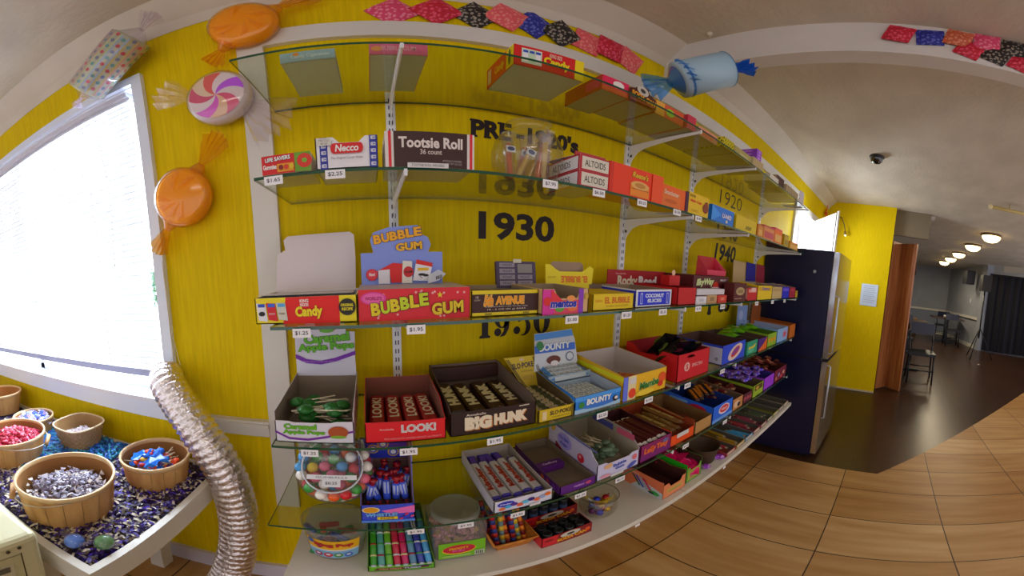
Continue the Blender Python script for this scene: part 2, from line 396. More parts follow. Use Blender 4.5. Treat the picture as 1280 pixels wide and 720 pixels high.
def fpre(f):
    vin(f, "PRE", .295, .42, .385, .448, .05); vin(f, "-1920's", .435, .66, .385, .448, .05)
    for x in (.295, .337, .378):
        thick(f, [(x - .003, .385), (x + .019, .385), (x + .019, .392), (x - .003, .392)]); thick(f, [(x - .003, .441), (x + .012, .441), (x + .012, .448), (x - .003, .448)])
sign('wall_year', "slab-serif PRE-1920's lettering on the wall behind the glass bowl", '', 0, 0, 0, 0, fpre)
sign('wall_year', 'tall thin 1920 lettering high on the wall', '1920', 1.57, 1.83, .385, .465, bold=-.012)
sign('wall_year', 'black 1940 lettering above the third shelf', '1940', 1.565, 1.815, .06, .16, bold=.03, shear=.12)
def f1960(f):
    vin(f, '1960', 1.55, 1.8, -.24, -.155, .07)
    f.ell(1.565, -.232, .022, .012, INK)
sign('wall_year', 'bulbous black 1960 lettering under the third shelf', '1960', 0, 0, 0, 0, f1960)
mb = MB(); mb.box(-.24, .11, WY - .003, WY, -.72, -.56, m('d8d4da', .7)); f = Face(mb, (0, WY - .0034, 0), (1, 0, 0), (0, 0, 1)); f.txt('1970', -.05, -.635, .27, .1, BLK, .09)
mb.v = [(x, y - .002, z) for x, y, z in mb.v]
tag(mb.build('paper_sign'), 'white paper with black bulbous numerals behind the gumball tub', 'sign')

# ------------------------------------------------------------------ shelving
SX = [.072, .879, 1.295, 2.10]
WMET = m('f0f1f6', .4)
sm = MB(); sm.box(-.0125, .0125, -.012, 0, -.80, .52, WMET)
for i in range(50):
    z = -.79 + i * .026
    for x in (-.0055, .0025): sm.box(x, x + .003, -.0128, -.0115, z, z + .013, '2a2a2e')
std0 = None
where = ['behind the chocolate-roll carton', 'just right of the orange peanut-butter carton', 'third along the wall', 'furthest along, by the refrigerator']
for i, x in enumerate(SX):
    if std0 is None:
        std0 = tag(sm.build('shelf_standard', None, (x, WY, 0)), 'white slotted wall standard ' + where[i], 'shelf standard', 'slotted standards of the glass shelves'); o = std0
    else: o = dup(std0, (x, WY, 0), label='white slotted wall standard ' + where[i])
bk = MB(); L = .315
pr = [(0, 0), (0, -.075), (-.012, -.075), (-.02, -.06), (-.045, -.035), (-.08, -.024), (-.2, -.014), (-L, -.008), (-L, 0)]
bk.prism([(-.0015, y, z) for y, z in pr], (.003, 0, 0), WMET)
bk.box(-.004, .004, -L, 0, -.0025, 0, WMET)
bk.box(-.003, .003, -L, -L + .003, -.01, .004, WMET)
for y in (-.012, ): bk.box(-.0022, .0022, y - .006, y + .004, -.05, -.04, '33333a')
bk0 = None
lev = {S1: 'top', S2: 'second', S3: 'third', S4: 'fourth', S5: 'lowest'}
wx = ['left', 'second', 'third', 'far']
for s in (S1, S2, S3, S4, S5):
    for i, x in enumerate(SX):
        lb = 'white steel bracket under the %s glass shelf, on the %s standard' % (lev[s], ['first', 'second', 'third', 'last'][i])
        if bk0 is None: bk0 = tag(bk.build('shelf_bracket', None, (x, WY - .012, s - .0082)), lb, 'bracket', 'brackets of the glass shelves')
        else: dup(bk0, (x, WY - .012, s - .0082), label=lb)
for s, x0, x1, lb in ((S1, -.234, 2.17, 'topmost clear glass shelf with green edge'), (S2, -.21, 2.17, 'second clear glass shelf from the top'), (S3, -.2, 2.17, 'third clear glass shelf carrying closed candy cartons'),
                  (S4, -.217, 2.17, 'fourth clear glass shelf carrying open candy boxes'), (S5, -.245, 2.15, 'lowest clear glass shelf, under the gumball tub')):
    mb = MB(); t = .0065
    mb.face([(x0, YF - .012, s), (x1, YF - .012, s), (x1, .935, s), (x0, .935, s)], GLASS)
    mb.face([(x0, .935, s - t), (x1, .935, s - t), (x1, YF - .012, s - t), (x0, YF - .012, s - t)], GLASS)
    mb.face([(x0, YF - .012, s - t), (x1, YF - .012, s - t), (x1, YF - .012, s), (x0, YF - .012, s)], GLEDGE)
    mb.face([(x0, .935, s - t), (x0, YF - .012, s - t), (x0, YF - .012, s), (x0, .935, s)], GLEDGE)
    mb.face([(x1, YF - .012, s - t), (x1, .935, s - t), (x1, .935, s), (x1, YF - .012, s)], GLEDGE)
    mb.face([(x1, .935, s - t), (x0, .935, s - t), (x0, .935, s), (x1, .935, s)], GLEDGE)
    tag(mb.build('glass_shelf'), lb, 'shelf')
LAM = noisy('cream_laminate', 'd6d0c4', 'ded8cc', ns=3, rough=.45)
for x0, x1, lb in ((-.22, .934, 'cream laminate bottom shelf board, the wide near half'), (.937, 2.17, 'cream laminate bottom shelf board running to the refrigerator')):
    mb = MB(); mb.box(x0, x1, .592, WY - .001, SB - .022, SB, LAM); mb.box(x0 + .02, x1 - .02, .93, WY - .001, SB - .09, SB - .022, LAM)
    tag(mb.build('base_shelf'), lb, 'shelf')

# price tags clipped to the shelf edges
def price(t, x, s, lb, w=.036, h=.018, dz=-.012, y=YF - .0165):
    mb = MB(); mb.box(-w / 2, w / 2, -.0008, 0, -h / 2, h / 2, m('f4f2f6', .5)); f = ffront(mb, 0, -.001)
    if t: f.txt(t, 0, 0, w * .72, h * .5, '4a4650', .01)
    tag(mb.build('price_tag', None, (x, y, s + dz)), lb, 'price tag', 'price tags on the shelf edges')
tags = [(S2, '$1.65', -.17, 'under the red ring candy carton'), (S2, '$2.25', -.055, 'under the white wafer carton'), (S2, '$7.95', .365, 'below the glass fish bowl'), (S2, '$6.50', .495, 'under the stacked mint cartons'), (S2, '$2.25', .64, 'under the orange peanut-butter carton'),
        (S2, '$1.95', .79, 'under the orange snack cake carton'), (S2, '$1.85', .905, 'under the yellow cup candy carton'),
        (S3, '$1.25', -.135, 'under the red and yellow candy carton'), (S3, '$1.95', .085, 'under the red bubble gum carton'), (S3, '$1.00', .435, 'under the magenta fruit chew carton'), (S3, '$1.25', .61, 'under the flat yellow gum carton'), (S3, '$2.25', .76, 'under the white and blue coconut carton'),
        (S3, '$1.95', .95, 'under the red marshmallow carton'), (S3, '$1.95', 1.12, 'under the small tan boxes'), (S3, '$1.95', 1.45, 'under the yellow card box near the refrigerator'), (S3, '$1.50', 1.66, 'under the beige box near the refrigerator'), (S3, '$1.50', 1.86, 'under the blue box near the refrigerator'),
        (S4, '$1.25', -.135, 'under the apple pop box'), (S4, '$1.95', .065, 'under the red nougat bar box'), (S4, '$1.95', .25, 'under the dark brown nougat bar box'), (S4, '$2.25', .545, 'under the blue coconut bar box'), (S4, '$1.95', .725, 'under the yellow fruit chew box'), (S4, '$0.55', .925, 'under the plain red box'), (S4, '$1.95', 1.17, 'under the blue sour candy box'),
        (S5, '$1.95', .075, 'under the whistle pop box'), (S5, '$7.95', .185, 'above the green-labelled jar'), (S5, '$1.95', .31, 'under the white chocolate bar box'), (S5, '$1.35', .49, 'under the purple tray'), (S5, '$0.75', .63, 'under the white bubble gum pop box'), (S5, '$0.25', .95, 'under the orange box'), (S5, '$1.85', 1.24, 'under the blue open box')]
for s, t, x, lb in tags: price(t, x, s, 'small white price tag ' + lb)
price('', .69, SB, 'tiny white tag below the foil candy bowl', .02, .012, -.024, .588)
price('', 1.22, SB, 'tiny white tag under the brown basket', .02, .012, -.024, .588)
mb = MB(); mb.box(0, .075, -.0008, 0, 0, .01, m('e0dcdc')); f = ffront(mb, 0, -.001); f.txt('TOOTSIE ROLL MIDGEES', .037, .005, .06, .005, '55505a', .0)
tag(mb.build('shelf_strip', None, (.075, YF - .018, S2 - .003)), 'long white name strip taped in front of the chocolate-roll carton', 'price tag')

# ------------------------------------------------------------------ TOP SHELF
RED = 'd8121a'; YEL = 'f2d80a'
def top_box(label, x0, x1, y0, d, h, colf, bottom='c8ccb8', fn=None, col2=None, lf=None):
    mb = closed_mb(x1 - x0, d, h, col2 or colf); mb.face([(0.001, .001, -.0005), (.001, d - .001, -.0005), (x1 - x0 - .001, d - .001, -.0005), (x1 - x0 - .001, .001, -.0005)], m(bottom, .8))
    f = ffront(mb)
    if colf: f.rect(0, 0, x1 - x0, h, colf)
    if fn: fn(f, x1 - x0, h)
    if lf: lf(fleft(mb, d), d, h)
    return tag(mb.build('candy_carton', None, (x0, y0, S1)), label, 'candy carton')
top_box('pale blue flat carton on the top shelf, nearest its open end', -.152, -.046, .685, .185, .03, '9cc0dc', 'ccd0bc', lambda f, w, h: (f.txt('Candy Cigarettes', w * .55, h * .5, w * .7, h * .45, 'e8f0f8', .01), f.ell(w * .3, h * .75, .006, .005, 'f09030')), 'c8d4dc')
top_box('pink-fronted flat carton on the top shelf beside the pale blue one', .018, .126, .678, .187, .036, 'e8609a', 'ccd0bc', lambda f, w, h: (f.txt('BUBBLE GUM', w * .5, h * .55, w * .6, h * .4, 'f4b0c8', .02), f.ell(w * .12, h * .5, .01, .008, 'f4a060')), 'd4689a')
def kc(f, w, h):
    f.rect(0, 0, w, h, RED); f.rect(w * .86, 0, w, h, YEL)
    f.rect(.016, .01, .062, h - .008, 'd8e4d0')
    for i in range(3): f.rect(.019 + i * .014, .014, .030 + i * .014, h - .016, ['f0f0f0', 'c8e0c0', 'f0f0f0'][i]); f.rect(.019 + i * .014, h - .022, .030 + i * .014, h - .014, '2a50c0')
    f.txt('KING SIZE', w * .56, h * .78, w * .18, h * .2, 'f0d0c0', .02); f.txt('Candy', w * .58, h * .42, w * .38, h * .5, YEL, .05)
def kcl(f, d, h):
    f.rect(0, 0, d, h, 'e84012'); f.rect(d * .76, 0, d, h, YEL); f.txt('Candy', d * .52, h * .45, d * .35, h * .5, 'f8c018', .05); f.rect(0.01, .008, d * .2, h - .01, 'e8c890'); f.ell(d * .88, h * .5, .006, h * .4, '3a6a20')
top_box('red and yellow candy stick carton on the top shelf', .293, .461, .662, .152, .066, RED, 'ccd0bc', kc, RED, kcl)
def sc(f, w, h): f.txt('KREST', w * .35, h * .6, w * .5, h * .3, '3a1810', .02)
r = top_box('hot pink soda candy carton on the top shelf', .515, .60, .661, .155, .05, 'e01850', 'b4ae88', lambda f, w, h: (f.rect(0, 0, w, h * .3, 'e86030'), f.ell(w * .6, h * .65, .018, .012, 'f0e8e0')), 'e84a30', lambda f, d, h: (f.rect(0, 0, d, h, 'c84020'), f.rect(d * .6, .01, d * .95, h * .8, 'e8306a')))
def soda_head(x0, z, w, lb, y=.655):
    mb = MB(); pts = [(0, 0), (w, 0), (w, .03), (w * .72, .045), (w * .6, .062), (w * .35, .062), (w * .15, .045), (0, .04)]
    mb.prism([(x, 0, zz) for x, zz in pts], (0, .0015, 0), m('4a1408')); f = ffront(mb)
    f.ell(w * .45, .045, w * .22, .016, 'c8c0b8', rot=-.3); f.ell(w * .45, .045, w * .1, .007, '3a3430', rot=-.3)
    f.txt('SODA CAN', w * .5, .021, w * .9, .02, 'f4a010', .06, -.12, out=m('7a1008'), ob=.05); f.rect(0, 0, w * .9, .007, 'b03020')
    return mb
tag(soda_head(0, 0, .1, '').build('display_card', None, (.60, .655, S1)), 'die-cut dark red card with a drink can, standing on the top shelf', 'display card')
top_box('red soda candy carton behind the die-cut can card', .602, .70, .665, .14, .045, 'd83a2a', 'b4ae88', None, 'd86830')
top_box('orange flat carton on the top shelf past the die-cut can card', .71, .84, .668, .15, .05, 'd8502a', 'b4ae88', lambda f, w, h: (f.rect(0, 0, w * .3, h, 'e8a838'), f.ell(w * .5, h * .5, .02, .014, '9ad030')), 'c86a30')
top_box('crimson slim carton at the second top bracket', .85, .895, .66, .16, .055, 'd0304a', 'b4a878', None, 'c83048')
top_box('salmon flat carton on the top shelf after the crimson one', .91, 1.03, .66, .16, .035, 'dc9080', 'b4a878', lambda f, w, h: f.rect(w * .2, h * .2, w * .8, h * .8, 'e86a50'), 'b8a080')
def chk(f, w, h):
    n = int(w / .008)
    for i in range(n):
        for j in range(5):
            if (i + j) % 2 == 0: f.k = 0; f.rect(i * .008, j * h / 5, i * .008 + .0065, (j + .85) * h / 5, '2a2608')
top_box('yellow and black checkered carton on the top shelf', 1.04, 1.12, .64, .18, .042, 'e8d818', 'b0a868', lambda f, w, h: chk(f, w, h), 'e0d020', lambda f, d, h: [setattr(f, 'k', 0) or f.rect(i * .01, j * h / 4, i * .01 + .006, (j + .6) * h / 4, '2a2608') for i in range(18) for j in range(4) if (i + j) % 2])
top_box('long tan carton lying along the top shelf past the checkered one', 1.125, 1.27, .64, .18, .038, 'b0a058', 'b0a868', lambda f, w, h: f.rect(w * .3, h * .3, w * .8, h * .6, 'c8bc80'), 'b8a868')
top_box('tan carton with purple end on the top shelf', 1.29, 1.40, .64, .18, .05, 'c0a878', 'b0a868', None, 'c8b890')
mb = MB(); mb.box(0, .05, 0, .1, 0, .055, 'c8a8d0'); f = fleft(mb, .1); f.rect(0, 0, .1, .055, '8a3ac8'); [f.ell(.05, .012 + .016 * i, .03, .005, 'c080e8') for i in range(3)]
f = ffront(mb); f.rect(0, 0, .05, .055, '9a48d8'); [f.ell(.025, .012 + .016 * i, .015, .005, 'd090f0') for i in range(3)]
tag(mb.build('candy_carton', None, (1.33, .645, S1 + .05)), 'purple carton end standing on the tan carton, top shelf', 'candy carton')
top_box('small white carton near the far end of the top shelf', 1.50, 1.62, .645, .14, .04, 'ddd6c8', '8a8a68', None, 'd8d0c0')
top_box('dark brown carton near the far end of the top shelf', 1.63, 1.74, .66, .16, .075, '4a1818', '6a4a38', lambda f, w, h: f.rect(w * .1, h * .1, w * .5, h * .5, '2a0c0c'), 'b09070')
top_box('ribbed tan carton at the far end of the top shelf', 1.76, 1.98, .65, .18, .06, 'b8a078', '9a8a68', lambda f, w, h: [f.rect(w * (.1 + .15 * i), 0, w * (.14 + .15 * i), h, '8a7048') for i in range(6)], 'bca884')
mb = MB(); mb.box(0, .09, 0, .004, 0, .1, 'cfc6d4'); mb.box(0.0, .09, .0, .12, 0, .004, 'cfc6d4')
tag(mb.build('sign_holder', None, (2.02, .65, S1)), 'white acrylic holder standing at the far end of the top shelf', 'sign holder')

# ------------------------------------------------------------------ SECOND SHELF
w, h = .092, .04
mb = closed_mb(w, .12, h, 'dcd0b0'); f = ffront(mb); f.rect(.0, 0, w, h, RED); f.rect(w * .68, 0, w, h, '6aa020'); f.ell(w * .88, h * .55, .014, .015, 'd83020'); f.ell(w * .88, h * .55, .005, .005, '7ab030')
f.rect(w * .32, .003, w * .66, h * .5, 'e8a020'); f.txt('LIFE SAVERS', w * .34, h * .78, w * .52, h * .22, 'f0f0f0', .04, .05, out=m('204060')); f.txt('Gummies', w * .17, h * .38, w * .28, h * .26, 'f4f4f0', .04)
for i in range(3): f.ell(w * (.4 + .11 * i), h * .3, .0045, .0055, ['8a1810', 'e04020', 'e8c020'][i])
tag(mb.build('candy_carton', None, (-.19, .62, S2)), 'red ring candy carton at the open end of the second shelf', 'candy carton')
w, h = .112, .067
mb = tray_mb(w, .13, h, h, WHT, CARDW, notch=(.032, w - .022, h - .013)); f = ffront(mb)
for x in (.008, w - .015):
    f.rect(x, 0, x + .014, h, '2430a0')
    for i in range(5): f.txt('NECCO', x + .007, .007 + i * .0135, .009, .008, 'e8e8f4', .05)
f.rect(.034, .03, .034 + .046, .052, RED) ; f.ell(.034, .041, .006, .011, RED); f.ell(.08, .041, .006, .011, RED)
f.txt('Necco', .057, .041, .042, .015, 'f4f0f0', .03, 0, .15); f.txt('The Original Candy Wafer', .057, .02, .058, .006, '3a3440', .0, 0, .4)
f.rect(.004, .048, .03, .064, 'd8d4cc'); f.txt('NECCO', .017, .059, .018, .004, '6a6a6a', .0, -.1); f.txt('$2.25', .017, .052, .012, .004, '6a6a6a', .0, -.1)
carton('candy_carton', 'white and blue wafer carton with red oval logo', 'candy carton', -.089, 0, S2, mb, y=.625)
w, h = .165, .076
mb = closed_mb(w, .12, h, 'e8e0dc'); f = ffront(mb)
f.rect(.0155, 0, w - .014, h, '3a1412')
for x in (.006, w - .009): f.rect(x, 0, x + .005, h, 'e02030')
f.txt('Tootsie Roll', .083, h * .68, .118, .024, 'e4d8d4', .035); f.txt('36 count', .083, h * .42, .04, .011, 'd4c4c0', .02); f.txt('ARTIFICIALLY FLAVORED', .122, .014, .036, .004, 'c0b0ac', 0); f.txt('NET WT 10.5 OZ', .125, .008, .03, .004, 'c0b0ac', 0)
tag(mb.build('candy_carton', None, (.036, .625, S2)), 'dark brown chocolate-roll carton with white and red ends', 'candy carton')
# fish bowl with cello-wrapped sticks
mb = MB(); R = .088
pr = [(.045, 0)]
for i in range(1, 17):
    t = math.pi * (-.5 + .17 + i / 16 * .66); pr.append((R * math.cos(t), .082 + R * math.sin(t)))
pr += [(.05, .165), (.056, .172), (.057, .174), (.054, .173)]
mb.lathe(pr, BOWL, 36); mb.lathe([(.0001, .001), (.045, 0)], BOWL, 36)
BX, BYY = .372, .745
tag(mb.build('glass_bowl', None, (BX, BYY, S2)), 'round clear fish bowl holding cello-wrapped sticks, second shelf', 'bowl')
for i in range(7):
    mb = MB(); a_ = random.uniform(-.3, .3); L = .1
    mb.tube([(0, 0, 0), (0, 0, L)], .007, 'f07818' if i % 2 == 0 else 'e8c030', 8); mb.lathe([(.011, 0), (.013, .02), (.013, L), (.02, L + .03)], CELLO, 10)
    if i < 3: mb.box(-.012, .012, -.0145, -.0135, L - .03, L - .012, 'e8ecf4'); f = ffront(mb, 0, -.015); f.ell(0, L - .021, .009, .006, '283880')
    tag(mb.build('candy_stick', None, (BX + (i - 3) * .015, BYY + random.uniform(-.025, .025), S2 + .02), (random.uniform(-.25, .25), a_ + .15, 0)), 'orange and yellow candy sticks in cello, standing in the fish bowl', 'candy', 'wrapped sticks in the fish bowl')
def alto(z, lb, top):
    w, d, h = .088, .15, .04
    mb = closed_mb(w, d, h, 'e8e2d8')
    f = ffront(mb); f.rect(0, 0, w, h, 'b81c30'); f.rect(.006, .004, w - .004, h - .004, 'e0d8c8'); f.txt('ALTOIDS', w / 2, h / 2, .06, .017, '4a4440', .01)
    f = fleft(mb, d); f.rect(0, 0, d, h, 'b81c30'); f.rect(.004, .004, d - .005, h - .004, 'e4e2ea'); f.txt('ALTOIDS', d / 2, h / 2, .08, .017, '4a4450', .01)
    k = []
    if top:
        ld = MB(); ld.prism([(-.0, .02, h), (w, .02, h), (w, d, h + .012), (0, d, h + .012)], (0, 0, .002), 'b8909a'); ld.box(0, w, .018, .022, h, h + .012, 'b83a3a')
        r = thing('mint_carton', lb, 'mint carton', (.445, .632, S2 + z)); mb.build('box', r); ld.build('lid', r)
    else: tag(mb.build('mint_carton', None, (.445, .632, S2 + z)), lb, 'mint carton')
alto(0, 'lower red-edged white mint carton of the stack', False); alto(.0405, 'upper red-edged white mint carton with raised lid', True)
w, h = .195, .083
mb = closed_mb(w, .1, h, 'f0380a'); f = ffront(mb); f.rect(0, 0, .012, h, 'd82808'); f.txt("Reese's", .105, .064, .06, .017, 'f4c020', .03, -.02, .25, out=m('5a2808'), ob=.04)
f.rect(.07, .004, .14, .04, 'f08a20'); f.ell(.105, .036, .033, .012, 'e8b060'); f.ell(.105, .036, .02, .007, 'c88838'); f.rect(.07, .024, .14, .025, '7a3a10'); f.rect(.15, 0, w, h, 'f4501a')
tag(mb.build('candy_carton', None, (.532, .63, S2)), 'bright orange peanut-butter cup carton on the second shelf', 'candy carton')
w, h = .115, .068
mb = closed_mb(w, .1, h, 'f06414'); f = ffront(mb); f.rect(0, 0, w * .8, h * .7, 'e87428'); f.txt('Snackster', w * .42, h * .68, w * .6, h * .22, 'e8c8b0', .03, -.03); f.ell(w * .4, h * .3, .03, .006, 'd06018')
tag(mb.build('candy_carton', None, (.729, .635, S2)), 'smaller orange snack carton beside the peanut-butter one', 'candy carton')
mb = closed_mb(.014, .12, .07, '4a1440'); f = fleft(mb, .12); f.rect(.0, 0, .12, .07, '6a1c5a'); f.rect(.09, .01, .115, .06, 'd8c8d0')
tag(mb.build('candy_carton', None, (.846, .633, S2)), 'slim dark purple carton on the second shelf', 'candy carton')
w, h = .118, .074
mb = closed_mb(w, .1, h, 'e8c010'); f = ffront(mb); f.txt('BOYER', w * .18, h * .85, w * .26, h * .12, '7a5010', .02); f.txt('Mallo Cups', w * .35, h * .62, w * .55, h * .16, 'e04818', .05, 0, .1); f.ell(w * .83, h * .45, .018, .017, '8a3a1c'); f.ell(w * .86, h * .62, .012, .012, '8a3a1c'); f.txt('CUPS', w * .3, h * .2, w * .3, h * .08, 'b08818', 0)
tag(mb.build('candy_carton', None, (.863, .635, S2)), 'yellow cup candy carton with brown disc, second shelf', 'candy carton')
w, h = .165, .06
mb = tray_mb(w, .1, h, h, '1a78e0', 'a8c8f0', hs=[(0, h), (1, h)]); f = ffront(mb); f.poly([(0, 0), (w * .4, h * .5), (.0, h)], '3a98f4'); f.txt('U-NO', w * .66, h * .52, w * .42, h * .3, 'e8e8f8', .04, 0, .15, out=m('a02858')); f.ell(w * .66, h * .2, .008, .006, 'e8d8c0')
carton('candy_carton', 'bright blue carton with white lettering on the second shelf', 'candy carton', .995, 0, S2, mb, y=.63)
w, h = .2, .06
mb = closed_mb(w, .1, h, 'dcc012'); f = ffront(mb)
for i in range(4):
    for j in range(2): f.k = 0; f.rect(w * .45 + i * .014 + j * .007, .012 + j * .008, w * .45 + i * .014 + j * .007 + .007, .02 + j * .008, '2a2208')
tag(mb.build('candy_carton', None, (1.19, .635, S2)), 'plain yellow carton with small black checks, second shelf', 'candy carton')
for i, (x0, x1, h, c1, c2, lb) in enumerate([(1.41, 1.47, .06, 'd88830', 'c87020', 'tan-orange carton on the second shelf before the big orange one'), (1.48, 1.62, .07, 'e09050', 'c84a58', 'wide peach carton with red rim on the second shelf'), (1.625, 1.74, .082, 'f0701a', 'e8305a', 'glowing orange carton near the end of the second shelf'),
                                       (1.78, 1.86, .07, 'c8a818', 'a08818', 'mustard carton near the end of the second shelf'), (1.89, 2.05, .045, 'd8a020', 'e07010', 'low amber carton last on the second shelf')]):
    mb = closed_mb(x1 - x0, .12, h, c1); f = ffront(mb); f.rect(.0, h - .008, x1 - x0, h, c2); f.rect(.01, .01, x1 - x0 - .01, h * .6, c2 if i % 2 else 'e8b060')
    f = fleft(mb, .12); f.rect(0, 0, .12, h, c1); f.rect(0, h - .008, .12, h, c2)
    tag(mb.build('candy_carton', None, (x0, .635, S2)), lb, 'candy carton')

# ------------------------------------------------------------------ THIRD SHELF
w, h = .214, .055
mb = tray_mb(w, .17, h, h, 'f4e010', CARDW); f = ffront(mb)
f.rect(.072, 0, .178, h, 'e81208'); f.poly([(.06, 0), (.075, 0), (.075, h), (.068, h)], 'e81208')
for i in range(3):
    x = .004 + i * .022
    f.poly([(x + .003, .008 + i * .001), (x + .023, .005 + i * .001), (x + .019, .042 + i * .001), (x - .001, .045)], ['e8e8f0', 'd81c28', 'd8d4c4'][i]); f.rect(x + .003, .036, x + .018, .043, ['3050c8', '3068e0', '58a8e0'][i])
    if i == 0: f.ell(x + .011, .022, .007, .005, '201818')
    else: f.txt(['', 'KING', 'ROUND'][i], x + .011, .022, .013, .004, ['', 'f0d0d0', '806020'][i], .02)
f.txt('KING', .107, .047, .018, .007, 'f4e4e0', .04); f.txt('SIZE', .107, .039, .018, .006, 'f4e4e0', .04); f.txt('Candy', .116, .023, .056, .027, 'f8e010', .05, .03, 0, out=m('c85008'))
f.ell(.194, .032, .017, .017, '1c1408'); f.txt('ORIGINAL', .194, .036, .026, .006, 'e8d810', .04); f.txt('RECIPE', .194, .028, .022, .006, 'e8d810', .04)
lid = MB(); lp = [(.0, .05), (.205, .05), (.207, .13), (.205, .19), (.195, .198), (.035, .196), (.024, .186), (.028, .16), (.006, .15)]
lid.prism([(x, .172 + (z - .05) * .1, z) for x, z in lp], (0, .002, 0), m('ddd0d2', .7)); lid.prism([(0.0, .17, .05), (.205, .17, .05), (.205, .02, .058), (0.0, .02, .058)], (0, 0, .001), m('c8bcb8', .7))
carton('candy_carton', 'red and yellow king size candy carton with white lid raised', 'candy carton', -.241, 0, S3, mb, y=.66, extra=[('lid', lid)])
w, h = .229, .064
mb = closed_mb(w, .16, h, 'c8b8b0'); f = ffront(mb); f.rect(0, 0, w, h, 'e02030')
for i in range(14):
    f.k = 1; f.star(random.uniform(.01, w - .01), random.choice([random.uniform(.005, .012), random.uniform(h - .012, h - .005)]), .0035, 'f4c0c0')
f.k = 2; f.ell(.03, h - .018, .026, .013, 'e040a0'); f.ell(.03, h - .018, .022, .0105, 'f060b0'); f.txt("WORLD'S", .03, h - .018, .034, .007, 'a01858', .03)
for i, ch in enumerate('BUBBLE'): f.txt(ch, .034 + i * .0195, .024 + i * .0035, .0185, .026, 'c8d818' if i % 2 else 'e8d010', .12, .08, 0, out=m('4a1c08'), ob=.05)
for i, ch in enumerate('GUM'): f.txt(ch, .158 + i * .0225, .021 + i * .002, .021, .025, 'e8c818', .12, .05, 0, out=m('4a1c08'), ob=.05)
f.star(.164, .05, .007, 'e8d020')
hd = MB(); HP = [(.005, h), (.2, h), (.2, .14), (.165, .14), (.172, .158), (.165, .176), (.15, .182), (.15, .195), (.14, .205), (.07, .2), (.035, .188), (.028, .17), (.035, .14), (.005, .14)]
hd.prism([(x, .13, z) for x, z in HP], (0, .0015, 0), m('8a9ce8', .6)); g = Face(hd, (0, .1296, 0), (1, 0, 0), (0, 0, 1))
for i, ch in enumerate('BUBBLE'): g.txt(ch, .045 + i * .019, .172 + i * .0035, .0185, .022, 'f8b010', .12, .12, 0, out=m('30140a'), ob=.05)
for i, ch in enumerate('GUM'): g.txt(ch, .098 + i * .021, .152 + i * .002, .02, .019, 'f8b818', .12, .06, 0, out=m('30140a'), ob=.05)
g.poly([(.04, .095), (.08, .115), (.12, .11), (.105, .09), (.11, h + .004), (.075, h + .004), (.072, .09)], 'e01818'); g.ell(.03, .088, .014, .014, 'd82030'); g.ell(.03, .088, .012, .012, 'e83a48'); g.txt('Now!', .03, .089, .014, .008, 'f4f0f0', .03)
g.poly([(.045, h + .002), (.072, h + .002), (.072, .1), (.045, .098)], 'e4e0e8')
g.poly([(.1, h + .002), (.125, h + .002), (.125, .118), (.103, .12)], 'e8e4d8'); g.ell(.116, .093, .012, .013, 'd02020'); g.txt('GUM', .116, .093, .018, .005, '201010', .03)
g.poly([(.126, .072), (.166, h + .006), (.174, .112), (.136, .122)], 'eceaf0'); g.poly([(.134, .112), (.173, .1035), (.174, .113), (.136, .122)], 'e02018'); g.rect(.138, .095, .164, .102, 'e8b818')
g.ell(.148, .086, .009, .003, '181414'); g.ell(.157, .084, .007, .003, '181414'); g.poly([(.141, .083), (.143, .083), (.15, .077), (.148, .077)], '181414')
st = MB(); st.prism([(.158, .1, h + .001), (.185, .1, h + .008), (.205, .115, h + .022), (.19, .13, h + .032), (.165, .12, h + .02)], (0, -.001, .001), m('e0e4f0')); 
for i in range(5): st.box(.178 + i * .003, .1795 + i * .003, .1, .101, h + .01 + i * .001, h + .018 + i * .001, '303038')
carton('candy_carton', 'red starry BUBBLE GUM carton with blue display card behind', 'candy carton', -.0245, 0, S3, mb, y=.662, header=hd, extra=[('barcode_sticker', st)], part='box')
w, h = .158, .056
mb = tray_mb(w, .15, h, h, 'e8d010', CARD); f = ffront(mb); f.rect(.002, .009, w - .0, h - .008, '3a120c')
f.txt('5th', .038, .034, .022, .024, 'f49a10', .07, 0, .2, out=m('f8d878')); f.txt('AVENUE', .088, .034, .068, .018, 'f4a014', .06, 0, .05, out=m('f8d070')); f.txt('Crunchy Peanut Butter in a Rich, Chocolatey Coating', .08, .021, .1, .004, 'd8c8b8', 0); f.txt('18 - 2 OZ (56 g) BARS', .08, .015, .09, .004, 'd8c8b8', .01); f.txt('18', .012, .042, .006, .005, 'd8c8b8', .0); f.txt('COUNT', .012, .036, .014, .003, 'd8c8b8', 0)
for i in range(3): f.k = 2; f.rect(.03 + i * .045, .0015, .045 + i * .045, .0075, '9a8a10' if i != 1 else 'd8b810')
carton('candy_carton', 'dark brown and yellow carton with orange lettering', 'candy carton', .206, 0, S3, mb, y=.655)
b0 = None
for i in range(4):
    mb = MB(); mb.box(-.07, .07, 0, .018, 0, .012, '4a382c' if i % 2 else '8a7a68')
    tag(mb.build('candy_bar', None, (.285, .67 + i * .02, S3 + .038)), 'dull brown bars lying on top in the dark brown and yellow carton', 'candy bar', 'bars in the dark brown and yellow carton')
